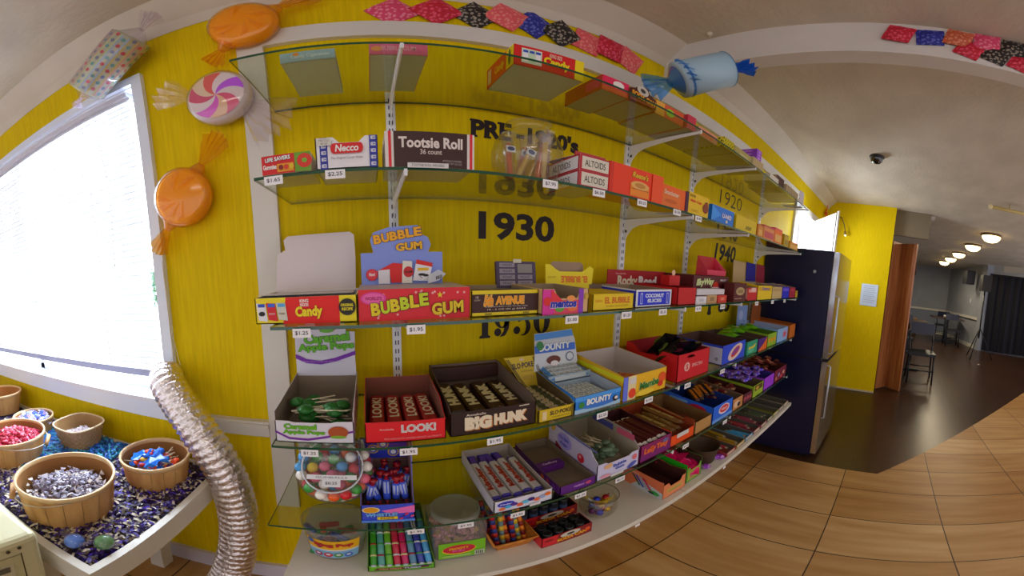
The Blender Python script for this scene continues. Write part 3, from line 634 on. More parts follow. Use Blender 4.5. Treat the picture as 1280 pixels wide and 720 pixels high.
# leaning tray of violet mints
mb = MB(); mb.box(0, .115, 0, .012, 0, .07, '4a3a5a')
f = ffront(mb)
for c_ in range(2):
    for r_ in range(4):
        if c_ and r_ >= 2: continue
        x = .008 + c_ * .052; z = .006 + r_ * .016; f.k = 1; f.rect(x, z, x + .044, z + .012, '9a8e98'); f.k = 2; f.txt('VIOLET', x + .022, z + .006, .03, .006, '5a4a68', .02)
f.k = 1; f.rect(.06, .039, .104, .063, '8e8884'); f.k = 3; f.rect(.048, .066, .072, .076, 'd8d0b8')
r = mb.build('mint_tray', None, (.322, .80, S3 + .048), (-.15, 0, 0)); tag(r, 'purple tray of grey violet mint packs leaning behind the brown carton', 'mint tray')
w, h = .128, .058
mb = tray_mb(w, .16, h, h, 'd8b078', CARD, notch=(.03, w - .022, h * .62)); f = ffront(mb)
f.rect(0, 0, .03, h * .98, 'e030a0'); f.rect(.03, 0, w - .022, h * .55, 'e84a68'); f.poly([(.022, h), (.055, h * .5), (.02, h * .3)], 'e83040'); f.rect(w - .03, 0, w - .016, h, '8a3ac0'); f.ell(.012, .03, .01, .01, 'e02828'); f.ell(.045, .012, .012, .007, '5aa838'); f.ell(.08, .014, .014, .009, 'f07838'); f.ell(.075, .036, .012, .007, 'f09a48')
f.txt('mentos', .055, .024, .072, .018, '1c28b0', .08, 0, .1, out=m('e8e0f0')); f.ell(w - .008, .04, .006, .008, 'c8a838')
carton('candy_carton', 'magenta and pink chewy mint display carton', 'candy carton', .365, 0, S3, mb, y=.637)
bt = MB()
mb = MB(); P = [(x * 1.33, z) for x, z in [(0, 0), (.12, 0), (.128, .062), (.118, .07), (.105, .06), (.095, .052), (.035, .052), (.024, .06), (.012, .072), (.0, .072)]]
mb.prism([(x, z * .1, z) for x, z in P], (0, .0015, 0), 'f0dc10'); f = cface(mb, 0, .1); f.txt('EL BUBBLE', .098, .03, .095, .02, 'e87818', .05, math.pi); f.txt('GUM CIGARS', .02, .036, .026, .004, 'a89020', .0)
bb = MB(); bb.prism([(x, .02 + z * .15, z) for x, z in [(.03, .0), (.145, .0), (.148, .072), (.14, .08), (.04, .08), (.03, .072)]], (0, .0015, 0), m('a88e78', .8))
r = thing('carton_lid', 'yellow upright lid with upside-down orange lettering', 'carton lid', (.468, .80, S3 + .0)); mb.build('panel', r, (0, 0, .04)); bb.build('tuck_flap', r, (0, 0, .04))
w, h = .145, .042
mb = tray_mb(w, .14, h, h, 'e8c80c', 'd8b808'); mb.box(0, w, .0, .14, h, h + .001, 'dcbc10'); f = ffront(mb); f.txt('EL BUBBLE', .085, .026, .09, .017, 'd8700c', .04); f.txt('BUBBLE GUM CIGARS', .085, .011, .08, .004, 'b89010', 0); f.txt('bubble', .02, .026, .02, .007, 'd8800c', .0)
f = fleft(mb, .14); f.rect(0, 0, .14, h, 'c8a808')
carton('candy_carton', 'flat yellow gum carton lying at the shelf edge', 'candy carton', .513, 0, S3, mb, y=.645)
mb = MB(); mb.box(.0, .05, .0, .12, 0, .055, CARDD)
tag(mb.build('cardboard_box', None, (.62, .80, S3)), 'plain brown cardboard box behind the flat yellow carton', 'box')
w, h = .165, .052
mb = tray_mb(w, .19, h, h, 'e4e6f0', CARD); f = ffront(mb); f.rect(.01, .006, w - .01, h - .006, '2030d8')
f.txt('COCONUT', w / 2, .034, .085, .012, 'd8e0f8', .06); f.txt('SLICES', w / 2, .019, .065, .011, 'd8e0f8', .06)
for x in (.024, w - .024): f.rect(x - .005, .01, x + .005, h - .01, 'c0c8f4'); f.rect(x - .003, .013, x + .003, h - .013, '4050e0')
f = fleft(mb, .19); f.rect(0, .004, .19, h - .004, '2838d0'); [setattr(f, 'k', 1) or f.rect(.01 + i * .03, .012, .03 + i * .03, h - .012, '7a88ec') for i in range(6)]
carton('candy_carton', 'white and blue coconut slices carton', 'candy carton', .673, 0, S3, mb, y=.653)
w, h = .30, .03
mb = closed_mb(.305, .004, .085, 'b0101c'); f = ffront(mb); f.txt('Annabelle', .06, .072, .05, .006, 'f0c0c0', 0); f.txt('Rocky', .095, .043, .10, .044, 'e0d4b8', .05); f.txt('Road', .20, .045, .1, .04, 'f0e8e8', .06)
r = carton('candy_carton', 'long red marshmallow bar carton with its lid standing up', 'candy carton', .78, 0, S3, MB() if False else tray_mb(.105, .2, .058, .058, 'c8141c', 'a01018'), y=.645, extra=[])
r.location.x = .86
lidt = mb.build('lid_panel', r, (-.125, .205, .017))
w = .1
mb = closed_mb(.06, .04, .035, 'd0141c'); f = ffront(mb); f.ell(.02, .045, .01, .01, 'f0c0a0')
tag(mb.build('candy_carton', None, (.905, .72, S3 + .059)), 'small plain red carton beside the long marshmallow bar one', 'candy carton')
# maroon box with small boxes in front
mb = closed_mb(.275, .14, .1, '5a1020'); f = ffront(mb); f.txt('ilkyWay', .085, .073, .13, .034, 'd8e0a0', .07, .04, .2, out=m('2a5a1c')); f.ell(.165, .06, .022, .018, 'c82c18'); f.txt('MILKY', .225, .085, .05, .009, 'f0d8e0', .02); f.rect(.13, .05, .19, .056, 'e0b8c0')
tag(mb.build('candy_carton', None, (1.03, .705, S3), (0, 0, 0)), 'maroon chocolate carton front with green script', 'candy carton')
for i, (x, c_, h_, lb) in enumerate([(.975, 'e8e4ec', .026, 'white small box in front of the maroon carton'), (1.05, 'c8a070', .03, 'tan small box in front of the maroon carton'), (1.13, 'd83a2a', .028, 'red-orange small box in front of the maroon carton')]):
    mb = closed_mb(.07, .05, h_, c_); f = ffront(mb); f.rect(.02, .008, .05, h_ - .008, ['c8c4d0', '9a7850', 'f08070'][i]); tag(mb.build('small_box', None, (x, .65, S3)), lb, 'small box')
mb = MB(); mb.box(0, .2, 0, .03, 0, .022, 'd8d4dc'); tag(mb.build('card_strip', None, (.985, .655, S3 + .031)), 'long white card strip lying on the small boxes', 'card')
def flare(col1, col2, w, h_, d):
    mb = MB(); mb.prism([(0, d, 0), (w, d, 0), (w * .95, d, h_), (w * .05, d, h_)], (0, .0015, 0), col2); mb.prism([(0, 0, 0), (0, d, 0), (w * .05, d, h_), (-.004, 0, h_ * .3)], (.0015, 0, 0), col1); mb.prism([(w, 0, 0), (w, d, 0), (w * .95, d, h_), (w + .004, 0, h_ * .3)], (-.0015, 0, 0), col1); mb.box(0, w, 0, d, 0, .002, col1); mb.box(0, w, 0, .0015, 0, h_ * .3, col1)
    return mb
tag(flare('e84060', 'c02030', .16, .085, .06).build('display_box', None, (1.21, .76, S3 + .1005)), 'open pink-red display box standing high behind the maroon cartons', 'display box')
mb = closed_mb(.118, .05, .08, '5a1418'); f = ffront(mb); f.ell(.06, .045, .042, .018, 'b8a070'); f.txt('GOO', .06, .045, .05, .014, '7a5a28', .05); f.rect(.008, .012, .077, .015, 'c0a080')
tag(mb.build('candy_carton', None, (1.238, .638, S3)), 'dark maroon carton with tan emblem at the shelf edge', 'candy carton')
for i, (x0, x1, h_, c1, c2, lb) in enumerate([(1.365, 1.475, .072, 'c81c20', 'e8a090', 'red carton left of the yellow card box'), (1.48, 1.675, .085, 'e8c80c', 'd8a808', 'yellow card box with blue print near the refrigerator'), (1.68, 1.84, .08, 'c8b078', 'b89a60', 'beige upright box near the refrigerator'),
        (1.85, 1.975, .082, '2020c8', '6a50e0', 'vivid blue box near the refrigerator'), (1.985, 2.105, .08, 'a82038', 'c03a50', 'crimson box near the refrigerator'), (2.115, 2.165, .055, 'd0b030', 'b89020', 'last small yellow box on the third shelf')]):
    mb = tray_mb(x1 - x0, .1, h_ * .85, h_, c1, CARD); f = ffront(mb); f.rect(.012, h_ * .55, (x1 - x0) - .012, h_ * .75, c2)
    if i == 1: f.txt('Charms', .1, h_ * .68, .1, .014, '4a58b0', .03)
    if i == 0: f.rect(.04, h_ * .6, .09, h_ * .85, 'e8c0c0')
    f = fleft(mb, .1); f.rect(0, .01, .1, h_ * .8, c2)
    carton('candy_carton', lb, 'candy carton', x0, 0, S3, mb, y=.635)
for i, (x, w_, c1, lb) in enumerate([(1.645, .165, 'c8aa78', 'tan display card standing high by the 1940 lettering'), (1.815, .145, '2c2494', 'blue display card with pale swirl beside the tan card'), (1.965, .145, '9a2840', 'crimson display card standing behind the third shelf')]):
    mb = MB(); mb.prism([(0, 0, 0), (w_, 0, 0), (w_ * .97, .01, .185), (w_ * .02, .01, .19)], (0, .002, 0), c1); f = cface(mb, 0, .08); f.ell(w_ * .5, .12, w_ * .25, .018, ['b09058', '9a90e8', 'c85a68'][i], rot=.5)
    tag(mb.build('display_card', None, (x, .86, S3 + .005)), lb, 'display card')

# ------------------------------------------------------------------ candy pieces
def bar_mb(L, W, H, col, txt=None, tcol='f0e8d0', end=None, along='y', band=None, tw=.62, bold=.07, out=None, th=.62):
    """a flow-wrapped bar, length along y, crimped flat ends"""
    mb = MB(); e = .012
    prof = [(-.5, .15), (-.42, .8), (-.25, 1), (.25, 1), (.42, .8), (.5, .15), (.3, 0), (-.3, 0)]
    secs = [(0, .12, .9), (e * .6, .18, .95), (e, .9, 1), (L - e, .9, 1), (L - e * .6, .18, .95), (L, .12, .9)]
    vs = []; n = len(prof)
    for y, hz, wx_ in secs:
        for px_, pz_ in prof: vs.append((px_ * W * wx_, y, H * (.5 + (pz_ - .5) * hz) if hz < .5 else H * pz_))
    fs = [(i * n + k, i * n + (k + 1) % n, (i + 1) * n + (k + 1) % n, (i + 1) * n + k) for i in range(len(secs) - 1) for k in range(n)]
    body = [f_ for i, f_ in enumerate(fs) if 2 * n <= i < 3 * n]; ends = [f_ for i, f_ in enumerate(fs) if not 2 * n <= i < 3 * n]
    mb.mesh(vs, [f_[::-1] for f_ in body] + [tuple(range(n))], col); mb.mesh(vs, [f_[::-1] for f_ in ends], end or col)
    if txt or band:
        f = Face(mb, (0, 0, H + .0003), (0, 1, 0), (-1, 0, 0))
        if band: f.rect(L * .12, -W * .3, L * .88, W * .3, band)
        if txt: f.txt(txt, L * .52, 0, L * tw, W * th, tcol, bold, 0, 0, out)
    return mb
def place(mb, name, spots, label, cat, group, z=0):
    first = None
    for (x, y, zz, rx, ry, rz) in spots:
        if first is None: first = tag(mb.build(name, None, (x, y, zz), (rx, ry, rz)), label, cat, group)
        else: dup(first, (x, y, zz), (rx, ry, rz))
    return first
J = lambda s: random.uniform(-s, s)

# ------------------------------------------------------------------ FOURTH SHELF
# apple pops box with a die-cut header
w, d, h = .168, .24, .078
mb = tray_mb(w, d, .055, .085, 'dcd8e4', m('8a7a6a', .8), hs=[(0, .078), (.12, .078), (1, .088)], notch=(.03, w - .035, .052)); f = ffront(mb)
f.poly([(0, .03), (.03, .014), (.07, .012), (.11, .02), (.168, .034), (.168, .029), (.11, .014), (.07, .006), (.03, .008), (0, .024)], '7a28a0')
f.txt('Caramel', .055, .042, .07, .014, '68b81c', .08, .0, 0, out=m('2c6a10')); f.txt('Apple Pops', .062, .027, .09, .013, '68b81c', .08, 0, 0, out=m('2c6a10')); f.ell(.135, .03, .021, .0155, 'b05020'); f.ell(.135, .018, .017, .004, '7ab030')
f = fright(mb, w); f.txt('Caramel Apple Pops', .12, .04, .15, .02, '9aa070', .04)
hd = MB(); HP = [(0, .08), (.166, .08), (.164, .14), (.166, .205), (.142, .207), (.138, .235), (.12, .252), (.06, .252), (.036, .24), (.03, .226), (.012, .225), (.0, .208)]
hd.prism([(x, d - .004, z) for x, z in HP], (0, .0015, 0), 'dcdaea'); g = Face(hd, (0, d - .0046, 0), (1, 0, 0), (0, 0, 1))
g.ell(.092, .228, .034, .021, 'a8481c'); g.ell(.098, .226, .014, .012, 'a87a5a'); g.ell(.09, .21, .02, .006, '68b83a'); g.txt('Caramel', .088, .19, .125, .026, '68c01c', .08, .08, 0, out=m('2c5a10')); g.txt('Apple Pops', .085, .163, .155, .026, '68c01c', .08, .05, 0, out=m('2c5a10'))
g.poly([(0, .145), (.03, .13), (.07, .125), (.11, .133), (.166, .152), (.166, .141), (.11, .122), (.07, .114), (.03, .118), (0, .132)], '7a28b0'); g.txt('Lollipops Apple Candy with Chewy Caramel', .075, .1225, .12, .004, 'd8b0e8', 0)
carton('pop_box', 'white caramel apple pop box with tall die-cut header', 'candy box', -.212, 0, S4, mb, header=hd, y=.645)
mb = MB()
def lolly(colr, ball=.014, wrap=None):
    mb = MB(); mb.tube([(0, 0, 0), (0, .085, .0)], .0018, 'e8dcc0', 6); mb.v = mb.v; mb.ball((0, .095, 0), ball, colr, 10, .55)
    if wrap: mb.mesh([(-.014, .075, .004), (.014, .077, -.003), (.02, .088, .006), (-.018, .09, -.004)], [(0, 1, 2, 3)], wrap)
    mb.v = [(x, y - .055, z) for x, y, z in mb.v]
    return mb
place(lolly('1e6a20', .019, '2a8a2c'), 'lollipop', [(-.128 + J(.02), .74 + J(.045), S4 + .02 + i * .0022, J(.1), 0, random.choice([1.2, -1.3, 1.6, -1.6, 1.9]) + J(.25)) for i in range(20)], 'dark green lollipop lying in the caramel apple pop box', 'lollipop', 'green lollipops in the apple pop box')
w = .17
mb = tray_mb(w, .2, .052, .085, 'e01420', m('7a4030', .8), hs=[(0, .05), (.1, .055), (.3, .08), (1, .085)]); f = ffront(mb)
f.txt('Annabelle', .045, .034, .03, .005, 'f0c8c8', .0); f.txt('LOOK!', .112, .034, .072, .019, 'c8c8c8', .02, .0, 0, out=m('f0f0f0')); f.txt('RICH CHOCOLATE COVERED NOUGAT with PEANUTS', .1, .01, .12, .0045, 'f0a8a8', 0)
carton('candy_box', 'open red box of nougat bars', 'candy box', -.022, 0, S4, mb, y=.645)
place(bar_mb(.16, .036, .018, '9a1018', 'LOOK!', 'e0d8b8', 'c01018', bold=.025), 'candy_bar', [(.004 + i * .0395, .66, S4 + .022 + J(.002), .05, 0, J(.03)) for i in range(4)] + [(.004 + i * .0395, .66, S4 + .004, 0, 0, 0) for i in range(4)], 'red nougat bar with cream lettering in the open red box', 'candy bar', 'nougat bars in the open red box')
w = .204
mb = tray_mb(w, .25, .06, .095, '2c1410', m('6e5a4c', .8), hs=[(0, .06), (.08, .072), (.9, .095), (1, .095)]); f = ffront(mb)
f.txt('Annabelle', .058, .052, .045, .006, 'd8c8b8', .02); f.txt('BIG', .063, .03, .062, .034, 'ecdcc0', .1, 0, 0, sh=m('c07838')); f.txt('HUNK', .14, .032, .082, .03, 'ecdcc0', .08, 0, 0, sh=m('c07838')); f.rect(.16, .056, .185, .059, 'c8b8a8')
mb.box(.002, w - .002, .23, .248, .05, .088, m('3a1c18'))
carton('candy_box', 'open dark brown nougat bar box', 'candy box', .157, 0, S4, mb, y=.645)
place(bar_mb(.19, .043, .02, '3a1e16', 'HUNK', 'd8cca0', '2a120c'), 'candy_bar', [(.185 + i * .048, .665, S4 + .028 + J(.003), .03, 0, J(.03)) for i in range(4)] + [(.185 + i * .048, .665, S4 + .005, 0, 0, 0) for i in range(4)], 'brown nougat bar with cream block lettering in the dark brown box', 'candy bar', 'bars in the dark brown box')
w = .104
mb = tray_mb(w, .22, .035, .06, 'd8b818', m('6a5a3c', .8), hs=[(0, .035), (.1, .045), (.9, .06), (1, .06)]); f = ffront(mb); f.txt('SLO·POKE', .064, .022, .062, .012, '2a1a20', .03, 0, .1); f.rect(.012, .006, .024, .03, 'e8d0a0'); f.txt('CARAMEL BITE SIZE', .064, .01, .05, .003, '4a3a10', 0)
for x in (.002, w - .009, w - .005): f.rect(x, 0, x + .002, .035, '1c1408')
hd = MB(); hp = [(.06, .01), (.135, .01), (.108, .108), (.005, .108)]
hd.prism([(x, .20 + (z - .06) * .35, z) for x, z in hp], (0, .002, 0), 'd8b820'); g = cface(hd, .20 - .06 * .35, .35); g.txt('SLO·POKE', .062, .088, .07, .017, '3a2440', .03, .04); g.ell(.06, .106, .008, .004, 'e0c0a0'); g.ell(.075, .05, .02, .008, 'c8a428'); g.txt('CARAMEL', .075, .07, .04, .004, '6a5a18', 0); g.k += 1
for x0_, x1_ in ((.063, .01), (.068, .015), (.124, .096), (.129, .101)): g.poly([(x0_, .012), (x0_ + .0022, .012), (x1_ + .0022, .109), (x1_, .109)], '2a2010')
carton('candy_box', 'narrow yellow caramel box with yellow header card', 'candy box', .364, 0, S4, mb, header=hd, y=.64)
place(bar_mb(.045, .022, .01, '4a4a20', None, end='c8b890'), 'candy_bar', [(.372 + (i % 2) * .045, .66 + (i // 2) * .024, S4 + .02, 0, 0, -1.57 + J(.1)) for i in range(14)], 'small olive caramel piece in the narrow yellow box', 'candy', 'caramels in the narrow yellow box')
w = .155
mb = tray_mb(w, .24, .048, .062, '2a86e8', m('b8c4d4', .7), hs=[(0, .048), (.1, .052), (1, .062)]); f = ffront(mb); f.rect(0, 0, w, .012, 'a8cce8'); f.rect(0, .036, w, .048, '4aa0f4'); f.ell(.08, .016, .06, .009, '3a7ad8'); f.txt('BOUNTY', .078, .029, .085, .018, 'f0f4fc', .08, .0, .1, out=m('1c3a8a')); f.ell(.02, .024, .009, .009, '3a8a38'); f.ell(.135, .02, .01, .009, '2c1c18'); f.ell(.137, .022, .006, .005, 'e8e0e0')
f = fleft(mb, .24); f.rect(0, 0, .24, .02, '8ab8e4'); f.rect(0, .03, .24, .048, '3a94f8')
hd = MB(); hp = [(-.01, .06), (.14, .06), (.15, .075), (.145, .145), (.135, .178), (.0, .172), (-.005, .1)]
hd.prism([(x + .0, .2 + (z - .06) * .2, z + .0) for x, z in hp], (0, .0015, 0), 'd4d8e0'); g = cface(hd, .2 - .06 * .2, .2); g.poly([(0, .155), (.14, .16), (.135, .18), (.0, .174)], '5aa0f0'); g.rect(-.003, .115, .144, .138, '3a70d8'); g.txt('BOUNTY', .07, .132, .115, .022, 'eef2fa', .08, .02, .1, out=m('1c3a8a')); g.ell(.06, .09, .025, .014, '6a2c1c'); g.ell(.062, .08, .014, .008, 'e8e0e0'); g.ell(.12, .095, .015, .015, '4a5a80'); g.ell(.12, .095, .012, .012, 'd4d8e0'); g.ell(.015, .138, .012, .014, '3a8a48')
carton('candy_box', 'blue coconut bar box with palm-green header card', 'candy box', .47, 0, S4, mb, header=hd, y=.64)
bb = bar_mb(.135, .03, .017, 'c8d4dc', 'BOUNTY', 'f4f8fc', '5a98d8', out=m('24385a'), tw=.75)
place(bb, 'candy_bar', [(.48, .662 + i * .024, S4 + .012, 0, 0, -math.pi / 2) for i in range(5)] + [(.48, .786 + i * .022, S4 + .045 + i * .004, 0, 0, -math.pi / 2) for i in range(4)], 'pale blue coconut bar in the blue coconut bar box', 'candy bar', 'bars in the blue coconut box')
mb = MB(); mb.box(.003, .152, .0, .003, .008, .06, 'a8bcd0'); mb.box(.003, .152, 0, .09, .038, .041, 'b8ccdc'); tag(mb.build('inner_tray', None, (.47, .775, S4 + .003)), 'pale inner tray raising the rear rows of coconut bars', 'tray')
w = .19
mb = tray_mb(w, .25, .075, .088, 'ecb818', m('cfc4c0', .7), hs=[(0, .075), (.1, .08), (1, .09)], notch=(.0, .03, .07)); f = ffront(mb); f.rect(0, 0, .018, .075, '6a7ae8'); f.rect(.018, .0, .05, .075, 'e8d8a0'); f.ell(.036, .02, .015, .016, 'e84020'); f.rect(.024, .05, .05, .068, 'dcd8d8'); f.txt('Mamba', .108, .036, .088, .024, '2c7a28', .07, .05, .15, out=m('e8e8a0')); f.ell(.168, .045, .018, .017, 'e85818'); f.ell(.16, .025, .012, .01, 'd83018'); f.ell(.09, .012, .04, .01, 'f0d038')
f = fleft(mb, .25); f.rect(0, .06, .25, .075, 'e8e010')
carton('candy_box', 'yellow fruit chew box, nearly empty', 'candy box', .632, 0, S4, mb, y=.637)
mbx = MB(); mbx.box(-.025, .025, 0, .07, 0, .012, 'e88a2a'); f = ftop(mbx, .012); f.ell(0, .02, .015, .01, 'e04020'); f.ell(.005, .05, .013, .01, 'd86028'); f.rect(-.024, .065, .024, .069, '5a2010')
place(mbx, 'candy_pack', [(.70 + J(.02) + i * .022, .73 + J(.02), S4 + .003 + i * .005, 0, 0, .5 + J(.3)) for i in range(4)], 'orange fruit chew pack lying in the yellow fruit chew box', 'candy pack', 'packs in the yellow fruit chew box')
w = .2
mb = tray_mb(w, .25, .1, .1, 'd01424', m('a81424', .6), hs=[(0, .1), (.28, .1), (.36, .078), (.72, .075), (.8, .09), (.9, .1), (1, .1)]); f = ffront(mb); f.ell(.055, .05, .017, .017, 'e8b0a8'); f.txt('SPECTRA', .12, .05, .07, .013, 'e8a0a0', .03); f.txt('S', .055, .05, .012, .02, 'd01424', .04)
carton('candy_box', 'plain bright red box heaped with bags', 'candy box', .885, 0, S4, mb, y=.64)
def bag_mb(c1, c2):
    mb = MB(); vs = []; n = 7
    for i in range(n):
        for j in range(n):
            u, v = i / (n - 1) - .5, j / (n - 1) - .5; vs.append((u * .09, v * .11, .018 * (1 - (2 * u) ** 2) * (1 - (2 * v) ** 2) + J(.002)))
    for k in (0, 1):
        mb.mesh([(x, y, z if k == 0 else -z) for x, y, z in vs], [(i * n + j, (i + 1) * n + j, (i + 1) * n + j + 1, i * n + j + 1) for i in range(n - 1) for j in range(n - 1)], m(c1, .25))
    f = Face(mb, (0, 0, .0195), (1, 0, 0), (0, 1, 0)); f.ell(0, 0, .024, .022, c2); f.ell(.004, .01, .012, .01, c1)
    return mb
for i, (c1, c2, x, y, z, r_, lb) in enumerate([('141010', '8ab83a', .94, .76, .085, (-.9, .2, .1), 'black candy bag with green print propped at the back of the red box'), ('181218', '7a9a38', .92, .72, .07, (-.7, -.3, .5), 'black and olive candy bag in the red box'),
    ('2a1020', 'c83a88', .99, .72, .075, (-.6, 0, -.3), 'black and magenta candy bag in the red box'), ('101820', '4a88a8', 1.02, .69, .075, (-.5, .1, .2), 'black candy bag with blue oval in the red box'), ('1a0c14', '8a2848', .95, .69, .055, (-.2, 0, .8), 'dark red candy bag low in the red box'), ('161214', '5a5038', 1.05, .76, .07, (-.5, .3, -.6), 'dark candy bag at the rear right of the red box')]):
    tag(bag_mb(c1, c2).build('candy_bag', None, (x, y, S4 + z + .025), r_), lb, 'candy bag', 'bags in the red box')
place(MB(), 'x', [], '', '', '')
def simple_tray(name, lb, x0, x1, s, hf, hb, d, c1, inn, deco=None, left=None, y=YF, hs=None, cat='candy box', notch=None):
    w = x1 - x0; mb = tray_mb(w, d, hf, hb, c1, inn, hs=hs, notch=notch); f = ffront(mb)
    if deco: deco(f, w, hf)
    if left: left(fleft(mb, d), d, hf)
    return carton(name, lb, cat, x0, 0, s, mb, y=y)
def cry(f, w, h): f.ell(w * .55, h * .5, w * .32, h * .36, 'e0c8c0', rot=.3); f.ell(w * .55, h * .52, w * .2, h * .2, 'c83040', rot=.4); f.txt('Cry', w * .55, h * .55, w * .3, h * .3, '3a50c8', .05, .4)
simple_tray('candy_box', 'blue and white sour candy box behind the red one', 1.2, 1.42, S4, .085, .085, .26, '2848d8', m('5a3a34', .8), cry, lambda f, d, h: (f.rect(.0, .004, d, h - .01, 'c4cce8'), f.txt('Candies', .07, .055, .1, .025, '3050b0', .05), [f.rect(.14, .02 + i * .01, .2, .025 + i * .01, '9aa0a8') for i in range(4)], f.ell(.235, .025, .008, .008, '8a94a8')), y=.645)
simple_tray('candy_box', 'teal-green candy box next along the fourth shelf', 1.43, 1.56, S4, .07, .08, .26, '2a9a78', m('5a4638', .8), lambda f, w, h: (f.txt('Sour', w * .5, h * .55, w * .7, h * .3, 'e8d040', .06, .2), f.ell(w * .4, h * .3, w * .3, h * .15, '58b890')), y=.64)
simple_tray('candy_box', 'purple and orange candy box on the fourth shelf', 1.57, 1.69, S4, .065, .075, .26, '4a1a80', m('6a4a40', .8), lambda f, w, h: (f.poly([(0, 0), (w, 0), (w, h), (w * .6, h * .5)], 'e86a18')), y=.64)
simple_tray('candy_box', 'lime green candy box on the fourth shelf', 1.70, 1.84, S4, .075, .085, .26, '8ab820', m('5a8a1c', .7), lambda f, w, h: [f.ell(w * (.2 + .3 * i), h * .5, w * .1, h * .2, 'e89a10') for i in range(3)], y=.64)
place(bag_mb('6ab818', 'c8d848'), 'candy_bag', [(1.50 + i * .07, .80 + J(.03), S4 + .07 + .004 * i, -.1 + J(.2), 0, J(.6)) for i in range(5)], 'lime green candy bag heaped in the boxes before the refrigerator', 'candy bag', 'lime bags on the fourth shelf')
r = simple_tray('candy_box', 'white and pale blue candy box on the fourth shelf', 1.85, 2.05, S4, .085, .09, .27, '8ab8ec', m('b8c8e8', .7), lambda f, w, h: (f.rect(w * .5, h * .2, w * .95, h * .9, 'a0a8d8'), f.ell(w * .7, h * .5, w * .15, h * .2, 'c85a70')), y=.64)
mb = MB(); mb.box(0, .14, 0, .002, 0, .13, '8ea8e0'); f = ffront(mb); f.ell(.05, .07, .03, .03, 'b8c4ec'); f.ell(.1, .03, .006, .006, '3a3a80')
mb.build('header_card', None); bpy.data.objects.remove(bpy.data.objects['header_card']) if False else None
o = C.objects[-1]; o.location = (1.78, .88, S4 + .07 + ZC); tag(o, 'pale blue display card standing before the refrigerator side', 'display card'); o.name = 'display_card'
simple_tray('candy_box', 'orange-brown candy box last on the fourth shelf', 2.07, 2.2, S4, .09, .1, .27, 'c86a18', m('a85814', .8), None, y=.635)
mb = MB(); mb.prism([(0, 0, 0), (.15, 0, 0), (.15, 0, .11), (.12, 0, .14), (.05, 0, .14), (0, 0, .12)], (0, .003, 0), 'a85a28'); tag(mb.build('display_card', None, (1.99, .88, S4 + .07)), 'brown rounded display card beside the pale blue one', 'display card')

# ------------------------------------------------------------------ FIFTH SHELF
# gumball tub
def tub(name, lb, x, y, s, r0, r1, h, lidmat, labelfn=None):
    r = thing(name, lb, 'tub', (x, y, s)); mb = MB(); mb.lathe([(.001, .001), (r0, .001), (r1, h * .15), (r1, h * .72), (r1 * .78, h), (r1 * .72, h + .004)], LIDG, 32); mb.build('jar', r)
    l_ = MB(); l_.lathe([(.001, h + .008), (r1 * .69, h + .008), (r1 * .72, h + .0105), (r1 * .75, h + .009), (r1 * .76, h - .002)], lidmat, 36); l_.build('lid', r)
    if labelfn: labelfn(r)
    return r
TA = math.radians(48); GX, GY, GZ = -.10, .775, S5 + .088
GM = Matrix.Translation((GX, GY, GZ)) @ Matrix.Rotation(TA, 4, 'X')
tg = tub('gumball_tub', 'clear tub of colourful gumballs tilted with its frosted lid to the front', GX, GY, GZ, .09, .094, .115, LIDG)
tg.rotation_euler = (TA, 0, 0)
mb = MB(); mb.tube([(.0685 * math.cos(t), .0685 * math.sin(t), .1235) for t in [2 * math.pi * i / 36 for i in range(37)]], .0022, RIMP, 6); mb.build('rim_ring', tg)
mb = MB(); mb.box(-.055, .055, -.006, .006, 0, .0008, 'e4e4e8'); mb.box(-.02, .02, -.024, -.006, 0, .0008, 'e4e4e8'); f = Face(mb, (0, 0, .0012), (1, 0, 0), (0, 1, 0)); f.txt('GUMBALLS', 0, 0, .07, .005, '707078', 0); f.txt('$0.25', 0, -.015, .026, .008, '505058', .01)
mb.build('price_sticker', tg, (.0, -.030, .1262))
cols = ['f8f4ec', '2c8a2a', 'e88010', 'd81c28', 'e86a8a', 'f0d020', '48a0e0', 'f4f0f0', '38983a', 'f06018']
gm = {}
spots = []
r_ = .0142
for layer in range(5):
    z = .014 + layer * .021
    for ring, cnt in ((.0765, 16), (.048, 10), (.02, 4)):
        if 0 < layer < 3 and ring < .07: continue
        for i in range(cnt):
            t = 2 * math.pi * (i + .5 * (layer % 2)) / cnt + J(.08)
            if layer == 4 and math.sin(t) > .3 and random.random() < .6: continue
            p = GM @ Vector((ring * math.cos(t), ring * math.sin(t), z + J(.003))); spots.append(tuple(p))
for i, p in enumerate(spots):
    c_ = random.choice(cols)
    nm = {'f8f4ec': 'white', 'f0e8e0': 'cream', '2c8a2a': 'green', 'e88010': 'orange', 'd81c28': 'red', 'e86a8a': 'pink', 'f0d020': 'yellow', '48a0e0': 'blue', 'f4f0f0': 'white', '38983a': 'green', 'f06018': 'orange'}[c_]
    if nm not in gm:
        mb = MB(); mb.ball((0, 0, 0), r_, m(c_, .25, coat=.3), 12); gm[nm] = tag(mb.build('gumball', None, p), nm + ' gumball in the tilted clear tub', 'gumball', nm + ' gumballs in the clear tub')
    else: dup(gm[nm], p)
